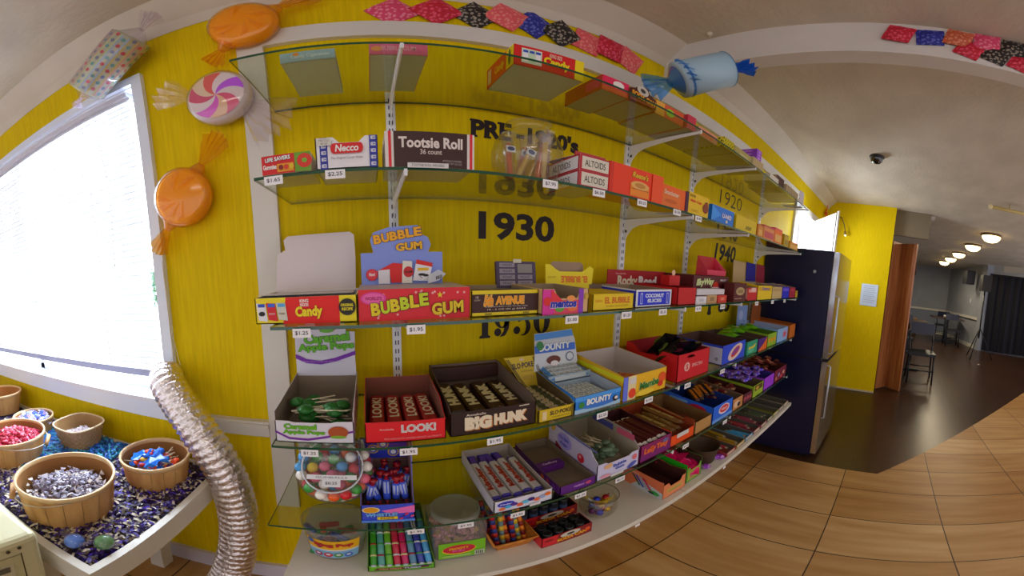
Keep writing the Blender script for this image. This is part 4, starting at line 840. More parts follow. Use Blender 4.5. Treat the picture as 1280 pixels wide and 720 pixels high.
# whistle pops display
w, d, h = .118, .12, .07
mb = tray_mb(w, d, .062, .2, '3a50d8', m('7a5a58', .8), hs=[(0, .062), (.15, .075), (.35, .19), (1, .2)]); f = ffront(mb); f.poly([(.045, .042), (.118, .056), (.118, .03), (.06, .03)], 'f070c0'); f.ell(.022, .045, .02, .011, 'e8d8a0'); f.ell(.022, .045, .016, .009, 'e8a010'); f.txt('WHISTLE!', .045, .028, .07, .013, '7ab8f4', .07, .03, .1, out=m('2030a0')); f.rect(.035, .01, .08, .02, 'f4d820'); f.txt('POPS', .057, .015, .03, .007, 'a07818', .05); f.rect(0, 0, w, .008, '5a90f0')
for i in range(5): f.ell(.088 + .006 * i, .012 + .008 * (i % 3), .005, .003, ['e83a60', '5030b0', 'e83040', '4a3ac0', 'e84a70'][i], rot=.6)
g = Face(mb, (.002, d - .004, 0), (1, 0, 0), (0, 0, 1)); g.k = 2; g.rect(0, .135, w - .004, .198, '1c30c0')
for a_, b_ in ((.03, .165), (.055, .18), (.08, .155)): g.ell(a_, b_, .014, .014, 'e0b030'); g.ell(a_, b_, .011, .011, '2848d0'); g.ell(a_, b_, .007, .007, 'e8e8f0')
g.poly([(0, .135), (.014, .15), (.006, .198), (0, .198)], 'e8e8f0')
carton('candy_box', 'blue whistle pop display box with tall back', 'candy box', -.04, 0, S5, mb, y=.655)
pm = MB(); pm.tube([(0, 0, 0), (0, 0, .06)], .009, '3a58e0', 8); pm.tube([(0, 0, .02), (0, 0, .055)], .0096, 'b8c4f0', 6); pm.tube([(0, 0, .06), (.002, 0, .07), (0, 0, .078)], [.007, .003, .011], m('b01c28', .25), 8); pm.tube([(0, 0, -.04), (0, 0, 0)], .0025, 'a82030', 6)
place(pm, 'whistle_pop', [(-.022 + (i % 5) * .021, .69 + (i // 5) * .03, S5 + .055, J(.2), J(.25), J(1)) for i in range(15)], 'blue whistle pop with red twisted top in the blue display box', 'lollipop', 'whistle pops in the blue display box')
# tub and label below (base shelf)
w = .155
mb = tray_mb(w, .27, .042, .045, 'dcdcec', m('b0a498', .8)); f = ffront(mb); f.ell(.03, .028, .022, .01, '2c30c0'); f.txt('Kinder', .03, .028, .03, .006, 'e0e0f8', .02)
for i in range(9): f.ell(.02 + i * .015, .012 + .004 * (i % 3) + i * .0012, .009, .006, ['e87a4a', '4ab0e8', '5a30a0', 'e86040', '58c0e8', '3a2080', 'e87050', 'a0a8d0', 'f07018'][i])
f.rect(.09, -.002, .12, .008, 'e4e0e4')
carton('candy_box', 'white and blue box with wrapped chocolate bars, lowest glass shelf', 'candy box', .255, 0, S5, mb, y=.632)
place(bar_mb(.19, .026, .014, 'd0ccd0', 'kinder', 'b03828', '3a2aa0', out=None), 'candy_bar', [(.275 + i * .0285, .66 + J(.004), S5 + .016, .02, 0, J(.02)) for i in range(5)], 'white and violet chocolate bar in the white and blue box', 'candy bar', 'bars in the white and blue box')
place(bar_mb(.1, .026, .012, '48289a', None, end='2c30d0', band='5a3ac0'), 'candy_bar', [(.275 + i * .03, .80, S5 + .012, 0, 0, J(.1)) for i in range(4)], 'violet-backed bar at the rear of the white and blue box', 'candy bar', 'violet bars in the white and blue box')
w = .115
mb = tray_mb(w, .27, .032, .034, '5a1c80', m('7c6c58', .8)); f = ffront(mb); f.txt('Cadbury', .06, .018, .035, .01, 'c090d8', .04, 0, .2); f.ell(.09, .018, .01, .006, 'c84a78')
mb.box(.004, w - .03, .11, .14, .006, .03, '5a1a78'); g = ftop(mb, .03); g.txt('Cadbury', .045, .125, .05, .013, 'd0a8d8', .04, 0, .2)
f = fleft(mb, .27); [f.ell(.18 + i * .03, .016, .01, .01, ['c8502a', 'b03a60', '7a3ab0'][i]) for i in range(3)]
carton('candy_box', 'low dark purple tray, almost empty', 'candy box', .434, 0, S5, mb, y=.634)
w = .165
mb = tray_mb(w, .26, .062, .115, 'd0ccec', m('a89c88', .8), hs=[(0, .07), (.07, .085), (.16, .112), (1, .115)], notch=(.03, w - .03, .055)); f = ffront(mb); f.txt('Bubble', .085, .04, .052, .012, '3a4ab0', .08, .05, 0, out=m('c8d0f4'), ob=.1); f.txt('Gum', .085, .027, .035, .011, '3a4ab0', .08, .05, 0, out=m('c8d0f4'), ob=.1); f.ell(.04, .046, .016, .009, 'e0b080'); f.ell(.145, .042, .01, .011, 'e07078'); f.ell(.135, .015, .02, .008, '4a58b8', rot=.4); f.ell(.03, .012, .02, .006, 'e8a0b0'); f.rect(.05, -.002, .1, .008, 'e8e4e4')
f = fleft(mb, .26)
f.ell(.095, .068, .04, .03, 'b0a0f0'); f.txt('Cry Baby', .095, .076, .055, .015, '3848c8', .05, 0, 0, out=m('d0d4f8'), ob=.08); f.txt('Pops', .095, .055, .04, .014, '3848c8', .05, 0, 0, out=m('d0d4f8'), ob=.08); f.ell(.185, .05, .017, .017, 'd82038'); f.ell(.182, .055, .006, .006, 'f0a0a8'); f.ell(.03, .095, .014, .014, 'e0b048'); f.poly([(.05, 0), (.26, 0), (.26, .006), (.13, .012), (.05, .05)], '8a1838'); f.rect(.05, .108, .26, .115, '6a70b0')
f = Face(mb, (w - .003, .26, 0), (0, -1, 0), (0, 0, 1)); f.k = 2; f.rect(.03, .085, .14, .108, '4a50a0'); f.rect(.16, .085, .24, .108, 'd86080')
carton('pop_box', 'white and lilac bubble gum pop box, lowest glass shelf', 'candy box', .556, 0, S5, mb, y=.638)
place(lolly('5a7058', .016), 'lollipop', [(.64 + J(.03), .74 + J(.03), S5 + .03 + i * .0025, J(.15), 0, 3.14 + J(.8)) for i in range(20)], 'grey-green lollipop with pink stick in the white and lilac box', 'lollipop', 'lollipops in the white and lilac box')
w = .15
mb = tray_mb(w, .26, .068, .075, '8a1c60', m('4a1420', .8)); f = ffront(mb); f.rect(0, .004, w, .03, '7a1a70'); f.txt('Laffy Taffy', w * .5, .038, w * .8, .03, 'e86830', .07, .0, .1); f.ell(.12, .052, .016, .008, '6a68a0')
carton('candy_box', 'magenta-purple taffy box with orange lettering', 'candy box', .728, 0, S5, mb, y=.637)
place(bar_mb(.19, .022, .01, '5a1820', None, end='d8d0cc'), 'candy_bar', [(.745 + i * .0235, .65, S5 + .055 + J(.002), .0, 0, J(.02)) for i in range(6)], 'dark red taffy strip with silver end in the magenta box', 'candy bar', 'taffy strips in the magenta box')
w = .142
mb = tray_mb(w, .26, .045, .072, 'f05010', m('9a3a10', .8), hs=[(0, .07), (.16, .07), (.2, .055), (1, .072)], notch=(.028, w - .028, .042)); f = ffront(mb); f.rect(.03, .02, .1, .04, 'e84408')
mb.box(.035, .105, -.002, -.001, .028, .046, 'd8d4d0')
f = fleft(mb, .26); f.txt('Zotz', .18, .03, .06, .02, 'f0a040', .05)
carton('candy_box', 'vivid orange open box with a white tag in front', 'candy box', .882, 0, S5, mb, y=.64)
place(bar_mb(.2, .028, .012, '8a6030', 'Zotz Zotz', 'c8b060', '6a4820'), 'candy_bar', [(.905 + i * .032, .665, S5 + .035, .02, 0, J(.04)) for i in range(3)] + [(.99, .67, S5 + .052, .03, .1, .04)], 'golden-brown candy strip lying in the orange box', 'candy bar', 'strips in the orange box')
simple_tray('cardboard_box', 'plain tan cardboard box on the lowest glass shelf', 1.028, 1.147, S5, .055, .075, .26, 'b88a50', m('8a6438', .8), None, cat='box')
place(bar_mb(.05, .02, .01, '6a3018', None), 'candy', [(1.05 + J(.0) + (i % 4) * .022, .72 + (i // 4) * .05, S5 + .012 + J(.004), J(.2), 0, J(1)) for i in range(14)], 'small dark brown candy loose in the plain tan box', 'candy', 'candies in the plain tan box')
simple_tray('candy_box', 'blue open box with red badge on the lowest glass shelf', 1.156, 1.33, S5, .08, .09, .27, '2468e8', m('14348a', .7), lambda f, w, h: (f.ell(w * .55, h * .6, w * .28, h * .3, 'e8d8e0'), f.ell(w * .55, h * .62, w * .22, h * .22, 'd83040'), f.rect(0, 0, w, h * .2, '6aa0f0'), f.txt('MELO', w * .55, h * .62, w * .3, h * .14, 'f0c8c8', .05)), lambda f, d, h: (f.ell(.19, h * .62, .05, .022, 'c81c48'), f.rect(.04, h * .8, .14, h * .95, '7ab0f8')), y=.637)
place(bar_mb(.12, .024, .016, '3a1c14', None, band='c87018'), 'candy_bar', [(1.18 + i * .03, .73 + J(.02), S5 + .068, .1, 0, -.6 + J(.1)) for i in range(5)], 'dark bar with orange stripe in the blue open box', 'candy bar', 'bars in the blue open box')
simple_tray('candy_box', 'tan and orange patterned box after the blue open one', 1.335, 1.44, S5, .06, .08, .27, 'c88a50', m('7a6450', .8), lambda f, w, h: (f.ell(w * .4, h * .5, w * .3, h * .3, 'e8c0a0'), f.ell(w * .6, h * .4, w * .15, h * .2, '3a2820')), y=.637)
simple_tray('candy_box', 'dark maroon patterned box on the lowest glass shelf', 1.445, 1.55, S5, .055, .07, .27, '5a2030', m('4a1c1c', .8), lambda f, w, h: [f.ell(w * (.2 + .3 * i), h * .5, w * .12, h * .2, 'b84a58') for i in range(3)], y=.637)
place(bar_mb(.06, .022, .012, '7a1c24', None, end='a87858'), 'candy', [(1.34 + (i % 7) * .03, .72 + (i // 7) * .045, S5 + .045 + J(.008), J(.3), 0, J(1.5)) for i in range(24)], 'dark red wrapped candy heaped in the maroon box', 'candy', 'candies in the maroon box')
simple_tray('candy_box', 'lime-fronted tan box on the lowest glass shelf', 1.56, 1.70, S5, .068, .075, .27, '98b828', m('6a5c40', .8), lambda f, w, h: (f.rect(w * .15, h * .5, w * .9, h * .95, '5a4010'), f.ell(w * .4, h * .7, w * .15, h * .15, 'c8a030')), y=.637)
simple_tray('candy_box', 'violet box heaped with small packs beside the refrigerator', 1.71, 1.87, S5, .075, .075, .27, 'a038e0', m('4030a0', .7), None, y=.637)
place(bar_mb(.04, .028, .016, '5a3ae8', None, end='b090e0', band='8a50b0'), 'candy', [(1.60 + (i % 9) * .034, .70 + (i // 9) * .045, S5 + .072 + J(.01), J(.4), J(.3), J(1.5)) for i in range(36)], 'small violet pack heaped in the violet box', 'candy', 'violet packs near the refrigerator')
simple_tray('candy_box', 'crimson patterned box heaped high, last on the lowest glass shelf', 1.88, 2.1, S5, .08, .09, .27, '7a1c3a', m('5a2018', .8), lambda f, w, h: [f.ell(w * (.15 + .2 * i), h * (.3 + .2 * (i % 2)), w * .08, h * .15, ['c87858', '9a90c8', 'd84048', 'e0b090'][i]) for i in range(4)], y=.637)
place(bar_mb(.05, .03, .014, '8a2028', None, end='6a3018', band='c07858'), 'candy', [(1.9 + (i % 6) * .036, .70 + (i // 6) * .05, S5 + .082 + J(.01), J(.4), J(.3), J(1.5)) for i in range(24)], 'crimson wrapped candy heaped in the last box', 'candy', 'crimson candies by the refrigerator')

# ------------------------------------------------------------------ BASE SHELF
# ring pop tub
r = thing('candy_tub', 'clear oval tub with yellow and blue candy label', 'tub', (-.113, .745, SB))
mb = MB(); mb.lathe([(.001, .001), (.062, .001), (.068, .01), (.082, .12), (.085, .14)], CLEAR, 32, sx=1, sy=.85); mb.lathe([(.001, .143), (.08, .143), (.087, .146), (.087, .134)], LIDG, 32, sx=1, sy=.85); mb.build('tub', r)
lb_ = MB(); n = 16
for k in range(n):
    t0 = math.radians(-140 + 100 * k / n); t1 = math.radians(-140 + 100 * (k + 1) / n)
    def q(t, z): rr = .0705 + (.0135) * (z / .12); return (rr * math.cos(t), rr * .85 * math.sin(t), z)
    for z0, z1, c_ in ((.022, .06, '88bce4'), (.06, .066, 'e8e0e0'), (.066, .11, 'f0b818')):
        lb_.face([q(t0, z0), q(t1, z0), q(t1, z1), q(t0, z1)], c_)
wr = MB(); f = Face(wr, (0, 0, 0), (1, 0, 0), (0, 0, 1)); f.txt('Ring Pop', .002, .088, .1, .02, 'c81c28', .06, 0, 0, out=m('7a1010')); f.ell(-.058, .1, .01, .012, '4a68b0')
for i in range(4): f.ell(-.038 + i * .025, .04, .011, .011, ['b0285a', 'd02030', '4a9a38', '3a70d8'][i]); f.ell(-.038 + i * .025, .043, .006, .005, 'e0e0f0')
def wrap(p):
    x, y, z = p; rr = .0712 + .0135 * (z / .12) - y; t = math.radians(-90) + x / rr; return (rr * math.cos(t), rr * .85 * math.sin(t), z)
wr.v = [wrap(p) for p in wr.v]
i0 = len(lb_.v); lb_.v += wr.v
for f_, mi_ in zip(wr.f, wr.mi): lb_.f.append(tuple(i0 + q_ for q_ in f_)); lb_.mi.append(lb_.mat(wr.ms[mi_])); lb_.sm.append(False)
lb_.build('printed_label', r)
for i in range(14):
    mb = MB(); mb.tube([(0, 0, 0), (.05, 0, 0)], .008, ['a82838', '2848a8', '2a8a48', 'b84a28'][i % 4], 8)
    tag(mb.build('candy', None, (-.113 + J(.03) - .02, .745 + J(.03), SB + .02 + i * .007), (0, J(.3), J(3))), 'coloured candies seen through the clear oval tub', 'candy', 'candies in the clear oval tub')
# tube box
w, d = .152, .21
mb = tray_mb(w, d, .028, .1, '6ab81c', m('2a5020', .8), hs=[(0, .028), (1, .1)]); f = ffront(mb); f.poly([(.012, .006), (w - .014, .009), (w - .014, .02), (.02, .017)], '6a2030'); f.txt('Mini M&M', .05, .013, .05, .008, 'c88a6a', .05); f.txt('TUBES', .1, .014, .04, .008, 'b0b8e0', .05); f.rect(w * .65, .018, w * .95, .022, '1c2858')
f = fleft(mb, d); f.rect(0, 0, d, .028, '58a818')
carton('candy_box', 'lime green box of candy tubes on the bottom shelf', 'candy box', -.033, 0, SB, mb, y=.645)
tc_ = ['3a9a20', '58a8a0', '6ab828', 'c82848', 'c82060', '5a90b0', '3a48a8', '4aa0d8']
for i in range(8):
    mb = MB(); mb.tube([(0, 0, 0), (0, .19, 0)], .0085, m(tc_[i], .3), 12); mb.tube([(0, -.006, 0), (0, 0, 0)], .009, m('c8d0e0', .3), 12)
    for k in range(4): mb.tube([(0, .03 + k * .04, 0), (0, .036 + k * .04, 0)], .0088, ['e8e0a0', 'b02838', '48a848', 'e0e8f0'][(i + k) % 4], 12)
    tag(mb.build('candy_tube', None, (-.02 + i * .0182, .652, SB + .022), (.33, 0, 0)), 'slim %s candy tube in the lime green box' % ['deep green', 'teal', 'light green', 'crimson', 'raspberry', 'grey-blue', 'indigo', 'sky blue'][i], 'candy tube', 'tubes in the lime green box')
# jar with green label
r = thing('candy_jar', 'square clear jar with bright green label and frosted round lid', 'jar', (.19, .735, SB))
mb = MB(); W = .068
pts = []
for cx_, cy_, a0 in ((W - .02, W - .02, 0), (-W + .02, W - .02, 90), (-W + .02, -W + .02, 180), (W - .02, -W + .02, 270)):
    for k in range(5): t = math.radians(a0 + 22.5 * k); pts.append((cx_ + .02 * math.cos(t), cy_ + .02 * math.sin(t)))
n = len(pts); vs = [(x, y, z) for z in (.002, .14) for x, y in pts] + [(x * .85, y * .85, .155) for x, y in pts]
mb.mesh(vs, [(i, (i + 1) % n, n + (i + 1) % n, n + i) for i in range(n)] + [(n + i, n + (i + 1) % n, 2 * n + (i + 1) % n, 2 * n + i) for i in range(n)] + [tuple(range(n))[::-1]], CLEAR); mb.build('jar', r)
l_ = MB(); l_.lathe([(.001, .173), (.05, .173), (.057, .175), (.062, .174), (.064, .168), (.064, .154)], LIDP, 36); l_.build('lid', r)
lb_ = MB(); lb_.box(-.058, .058, -W - .002, -W - .001, .012, .085, '78c01c'); f = Face(lb_, (0, -W - .0024, 0), (1, 0, 0), (0, 0, 1)); f.ell(-.008, .052, .042, .023, 'f0c020'); f.ell(-.008, .054, .04, .02, 'c81838'); f.txt('FROOTY', -.008, .058, .05, .012, 'e8a020', .07, .05); f.txt('FUN', -.01, .046, .03, .01, 'e050a0', .07); f.rect(.03, .014, .055, .036, 'c8d0b8'); f.rect(-.05, .02, .02, .028, 'a8d068'); [f.rect(.033 + i * .005, .017, .0355 + i * .005, .033, '404838') for i in range(4)]
lb_.build('printed_label', r)
place(bar_mb(.028, .02, .012, 'a06070', None, end='d8a0a8', band='b89858'), 'candy', [(.19 + J(.05), .735 + J(.05), SB + .012 + i * .0013, J(1), J(1), J(3)) for i in range(100)], 'small faded pink and tan candy inside the green-labelled jar', 'candy', 'candies in the green-labelled jar')
# wicker basket with rolls
def wicker_mb(w0, w1, d0, d1, h, a, bands=5):
    mb = MB(); t = .004
    def ringp(f_, off=0): ww = w0 + (w1 - w0) * f_; dd = d0 + (d1 - d0) * f_; return [(-ww / 2 - off, -dd / 2 - off), (ww / 2 + off, -dd / 2 - off), (ww / 2 + off, dd / 2 + off), (-ww / 2 - off, dd / 2 + off)]
    for b in range(bands):
        f0, f1 = b / bands, (b + .9) / bands; p0, p1 = ringp(f0, .001 * (b % 2)), ringp(f1, .001 * (b % 2))
        for i in range(4):
            j = (i + 1) % 4; mb.prism([(p0[i][0], p0[i][1], f0 * h), (p0[j][0], p0[j][1], f0 * h), (p1[j][0], p1[j][1], f1 * h), (p1[i][0], p1[i][1], f1 * h)], (0, 0.0012 * (1 if i == 0 else -1 if i == 2 else 0), 0) if i in (0, 2) else ((-.0012 if i == 1 else .0012), 0, 0), a)
    mb.prism([(x, y, 0) for x, y in ringp(0)], (0, 0, .003), a)
    p = ringp(1, .002); mb.tube([(x, y, h) for x, y in p] + [(p[0][0], p[0][1], h)], .004, a, 6)
    return mb
ORW = noisy('orange_wicker', 'b86a18', 'd88a30', (30, 30, 90), 2, .6)
tag(wicker_mb(.085, .115, .12, .16, .05, ORW).build('wicker_basket', None, (.325, .73, SB)), 'small orange-brown wicker basket of candy rolls, bottom shelf', 'basket')
for i in range(18):
    mb = MB(); c_ = ['b82018', 'e88018', 'd8b020', '2a3a8a', '8a1c18', '6a8a8a']
    for k in range(7): mb.tube([(0, 0, k * .017), (0, 0, k * .017 + .017)], .0075, c_[(i * 5 + k * 3) % 6], 8)
    if i == 0: pass
    tag(mb.build('candy_roll', None, (.29 + (i % 6) * .0155, .69 + (i // 6) * .032, SB + .008), (-.35 + J(.1), J(.12), 0)), 'multicoloured candy rolls standing in the wicker basket', 'candy roll', 'rolls in the wicker basket')
# soda can boxes
def soda(x, y, w, lb, ang=0):
    r = thing('soda_candy_box', lb, 'candy box', (x, y, SB), (0, 0, ang))
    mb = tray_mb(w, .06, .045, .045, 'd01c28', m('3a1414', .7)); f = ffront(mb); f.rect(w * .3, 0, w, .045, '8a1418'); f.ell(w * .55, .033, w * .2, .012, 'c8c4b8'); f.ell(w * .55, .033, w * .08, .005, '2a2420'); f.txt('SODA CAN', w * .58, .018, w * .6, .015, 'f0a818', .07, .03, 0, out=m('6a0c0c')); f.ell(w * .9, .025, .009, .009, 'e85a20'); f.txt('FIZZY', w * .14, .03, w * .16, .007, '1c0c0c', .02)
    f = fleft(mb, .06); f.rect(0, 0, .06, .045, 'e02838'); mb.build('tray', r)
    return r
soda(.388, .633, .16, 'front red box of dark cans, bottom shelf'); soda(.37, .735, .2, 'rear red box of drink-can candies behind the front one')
cm = MB(); cm.lathe([(.001, 0), (.0145, 0), (.0145, .045), (.012, .05), (.011, .048), (.001, .048)], m('26282c', .3, .4), 14)
place(cm, 'mini_can', [(.412 + i * .034, .648 + j * .03, SB + .006, 0, 0, 0) for i in range(4) for j in range(2)], 'small dark candy can in the front red box', 'mini can', 'cans in the front red box')
cm = MB(); cm.lathe([(.001, 0), (.0145, 0), (.0145, .03)], '38486a', 14); cm.lathe([(.0145, .03), (.0145, .05), (.012, .055), (.011, .053), (.001, .053)], m('26282c', .3, .4), 14)
place(cm, 'mini_can', [(.39 + i * .034, .75 + j * .03, SB + .03, 0, 0, 0) for i in range(5) for j in range(2)], 'small blue and grey candy can in the rear red box', 'mini can', 'cans in the rear red box')
# foil chocolates in a glass bowl
mb = MB(); R = .062; pr = [(.03, 0)] + [(R * math.cos(t), .052 + R * math.sin(t)) for t in [math.radians(-58 + i * 8) for i in range(14)]] + [(.0625, .095)]
mb.lathe(pr, BOWL, 36); mb.tube([(.0625 * math.cos(t), .0625 * math.sin(t), .095) for t in [2 * math.pi * i / 30 for i in range(31)]], .0015, m('6a6450', .2), 6)
tag(mb.build('glass_bowl', None, (.625, .70, SB)), 'small round glass bowl of foil chocolates, bottom shelf', 'bowl')
for nm, c_, k in (('gold', 'd8a818', 9), ('blue', '2838c8', 6), ('red', 'c01830', 6), ('violet', '5a1c6a', 5)):
    mb = MB(); mb.ball((0, 0, 0), .0125, m(c_, .3, .5), 8); mb.prism([(-.004, -.012, -.002), (.004, -.02, .003), (.012, -.014, .006)], (.002, 0, .004), m(c_, .3, .5))
    place(mb, 'foil_chocolate', [(.625 + .034 * math.cos(t) * q_, .70 + .034 * math.sin(t) * q_, SB + .02 + random.random() * .045, J(2), J(2), J(3)) for t, q_ in [(random.uniform(0, 6.28), random.uniform(.2, 1)) for _ in range(k)]], nm + ' foil chocolate in the small glass bowl', 'chocolate', nm + ' foils in the small bowl')
# orange-pink angled box, green box
w, d = .13, .2
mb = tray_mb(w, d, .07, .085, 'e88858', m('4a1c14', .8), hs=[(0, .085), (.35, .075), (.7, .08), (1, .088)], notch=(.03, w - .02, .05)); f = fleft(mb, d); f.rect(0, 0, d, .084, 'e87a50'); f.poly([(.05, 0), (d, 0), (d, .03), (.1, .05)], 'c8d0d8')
for i in range(4): f.poly([(.05 + i * .018, .06), (.06 + i * .018, .062), (.1 + i * .018, .02), (.09 + i * .018, .016)], ['3a5a48', '3050c0', 'a8b0c8', 'd82858'][i])
f.ell(.165, .016, .022, .01, '38b048'); f.ell(.15, .012, .014, .005, '14241c'); f.rect(.03, .066, .09, .076, 'f0a080')
f = ffront(mb); f.rect(.02, .02, w - .02, .045, 'd8a050'); f.rect(.03, .024, w - .03, .03, '8aa050')
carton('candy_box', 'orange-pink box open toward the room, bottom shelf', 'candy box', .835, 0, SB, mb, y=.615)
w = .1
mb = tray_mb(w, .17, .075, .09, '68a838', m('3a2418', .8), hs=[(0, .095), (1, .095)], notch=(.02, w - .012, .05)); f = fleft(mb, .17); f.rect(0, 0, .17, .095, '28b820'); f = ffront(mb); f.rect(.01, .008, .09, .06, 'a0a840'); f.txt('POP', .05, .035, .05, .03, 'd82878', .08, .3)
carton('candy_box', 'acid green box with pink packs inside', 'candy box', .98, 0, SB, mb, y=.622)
place(bag_mb('e81c70', 'f060a0'), 'candy_pack', [(1.03 + J(.015), .67 + i * .028, SB + .045 + i * .006, -.4 + J(.4), J(.5), J(1)) for i in range(5)], 'hot pink candy pack in the acid green box', 'candy pack', 'pink packs in the acid green box')
mb = MB(); mb.lathe([(.001, 0), (.055, 0), (.075, .08), (.078, .085), (.073, .08), (.052, .006)], m('4a3420', .7), 24); tag(mb.build('basket', None, (1.19, .69, SB)), 'dark brown round basket among the flat boxes', 'basket')
place(bar_mb(.04, .025, .018, '9a3ac0', None, end='c080d8'), 'candy', [(1.135 + J(.01), .612, SB + .003, 0, 0, .5), (1.24, .605, SB + .003, 0, 0, -.3), (1.25, .625, SB + .003, 0, 0, .9)], 'bright purple candy lying at the shelf front edge', 'candy', 'purple candies at the shelf edge')
cf = [('b83a48', 'red-fronted'), ('b8902a', 'amber-fronted'), ('48a0d8', 'blue-ended'), ('a83848', 'rose-fronted'), ('9a4058', 'plum-fronted'), ('5a6a50', 'grey-green'), ('a8a828', 'olive-yellow'), ('8a8478', 'grey'), ('c8b098', 'pale tan')]
for i in range(9):
    x0 = 1.27 + i * .098; mb = tray_mb(.092, .3, .022, .03, cf[i][0], m('5c5850', .8)); f = ffront(mb); f.rect(.01, .005, .08, .018, 'c8b8a0'); g = Face(mb, (0, 0, .006), (1, 0, 0), (0, 1, 0)); g.k = 2; g.rect(.02, .02, .07, .28, ['7a3020', '6a5020', '4a4438', '6a2838', '582838', '3a4a30', '6a6a20', '4a4640', '58524a'][i]); 
    carton('flat_box', 'long %s flat box in the row before the refrigerator' % cf[i][1], 'candy box', x0, 0, SB, mb, y=.61, group='flat boxes at the end of the bottom shelf')
    if i < 6: place(bar_mb(.12, .02, .008, cf[i][0], None, end='a09080'), 'candy_strip', [(x0 + .022 + k * .024, .66 + J(.05), SB + .006, 0, 0, J(.1)) for k in range(3)], 'thin strips lying in the %s flat box' % cf[i][1], 'candy strip', 'strips in the %s flat box' % cf[i][1])

# ------------------------------------------------------------------ giant wall candies
def fan(mb, base, dirv, side, L, W0, W1, mat, n=9, amp=.012, tip=.0):
    """pleated cellophane fan from a pinched knot"""
    b = Vector(base); dv = Vector(dirv).normalized(); sv = Vector(side).normalized(); nv = dv.cross(sv)
    vs = []; K = 5
    for j in range(K + 1):
        q_ = j / K
        for i in range(n + 1):
            s_ = i / n - .5; wv = W0 + (W1 - W0) * q_ ** .8; ll = L * q_ * (1 - .25 * abs(s_) * 2 + J(.06) * q_)
            vs.append(b + dv * ll + sv * (s_ * wv) + nv * ((amp if i % 2 else -amp) * (q_ + .15) + J(.003)))
    mb.mesh(vs, [(j * (n + 1) + i, j * (n + 1) + i + 1, (j + 1) * (n + 1) + i + 1, (j + 1) * (n + 1) + i) for j in range(K) for i in range(n)], mat)
def disc_body(R, T, a, seg=36):
    mb = MB(); pr = [(.001, -T / 2), (R * .8, -T / 2), (R * .95, -T * .35), (R, 0), (R * .95, T * .35), (R * .8, T / 2), (.001, T / 2)]
    mb.lathe(pr, a, seg); mb.xf(Matrix.Rotation(math.pi / 2, 4, 'X')); return mb
def dots():
    a, n, l, b = nodes('pastel_polka_dots'); tc = n.new('ShaderNodeTexCoord'); mp = n.new('ShaderNodeMapping'); l.new(tc.outputs['UV'], mp.inputs[0])
    return a
# polka-dot roll
r = thing('giant_candy', 'giant polka-dot wrapped candy roll above the window', 'decoration', (-.715, .855, .845), (0, -math.atan2(.16, .26), 0))
mb = MB(); R = .066; Lh = .135; N = 28
mb.tube([(-Lh, 0, 0), (-Lh * .95, 0, 0), (Lh * .95, 0, 0), (Lh, 0, 0)], [R * .9, R, R, R * .9], m('c8d0a8', .5), N)
strips = ['a8c8d8', 'd8cc70', 'e0a8a0', 'c8d890']
for k in range(14):
    t0 = 2 * math.pi * k / 14; t1 = 2 * math.pi * (k + 1) / 14
    mb.face([(-Lh * .95, (R + .0008) * math.cos(t0), (R + .0008) * math.sin(t0)), (Lh * .95, (R + .0008) * math.cos(t0), (R + .0008) * math.sin(t0)), (Lh * .95, (R + .0008) * math.cos(t1), (R + .0008) * math.sin(t1)), (-Lh * .95, (R + .0008) * math.cos(t1), (R + .0008) * math.sin(t1))], m(strips[k % 4], .5))
    tm = (t0 + t1) / 2
    for i in range(9):
        x = -Lh * .85 + i * Lh * .21 + (k % 2) * .012; u = Vector((0, -math.sin(tm), math.cos(tm))); c_ = Vector((x, (R + .0012) * math.cos(tm), (R + .0012) * math.sin(tm)))
        mb.face([c_ + Vector((1, 0, 0)) * (.0075 * math.cos(q_)) + u * (.0075 * math.sin(q_)) for q_ in [2 * math.pi * z / 10 for z in range(10)]], m(['d83a48', '58a8a0', '7888a8'][(k + i) % 3], .5))
mb.build('roll', r)
mb = MB(); mb.tube([(-Lh - .04, 0, 0), (-Lh, 0, 0), (-Lh * .98, 0, 0), (Lh * .98, 0, 0), (Lh, 0, 0), (Lh + .045, 0, 0)], [.008, R * .8, R + .004, R + .004, R * .8, .01], CELLO, 20, caps=False)
fan(mb, (-Lh - .035, 0, 0), (-1, 0, -.1), (0, 0, 1), .05, .015, .05, CELLO); fan(mb, (Lh + .035, 0, 0), (1, 0, .3), (0, 0, 1), .1, .015, .1, CELLO)
mb.build('cellophane', r)
# orange discs
for (x, z, R, lb, d1, d2, L1, L2) in ((-.285, .845, .1, 'giant orange cellophane disc candy high above the shelves', (-.75, 0, -1), (1, 0, .6), .07, .12), (-.535, .245, .1, 'giant orange cellophane disc candy beside the window', (-.75, 0, -1), (.75, 0, .95), .1, .13)):
    r = thing('giant_candy', lb, 'decoration', (x, .905, z)); disc_body(R * .93, .055, m('ffc61c', .45)).build('disc', r)
    mb = disc_body(R, .066, CELLOR); 
    for dv, L_ in ((d1, L1), (d2, L2)):
        v = Vector(dv).normalized(); mb.tube([v * R * .9, v * (R + .02)], [.03, .012], CELLOR, 10, caps=False); fan(mb, v * (R + .015), v, (v.z, 0, -v.x), L_, .02, .085, CELLOR)
    for k in range(6): a0 = random.uniform(0, 6.28); mb.face([(R * .8 * math.cos(a0), -.036, R * .8 * math.sin(a0)), (R * .2 * math.cos(a0 + 1), -.042, R * .2 * math.sin(a0 + 1)), (R * .7 * math.cos(a0 + .3), -.037, R * .7 * math.sin(a0 + .3))], CELLOR)
    mb.build('cellophane', r)
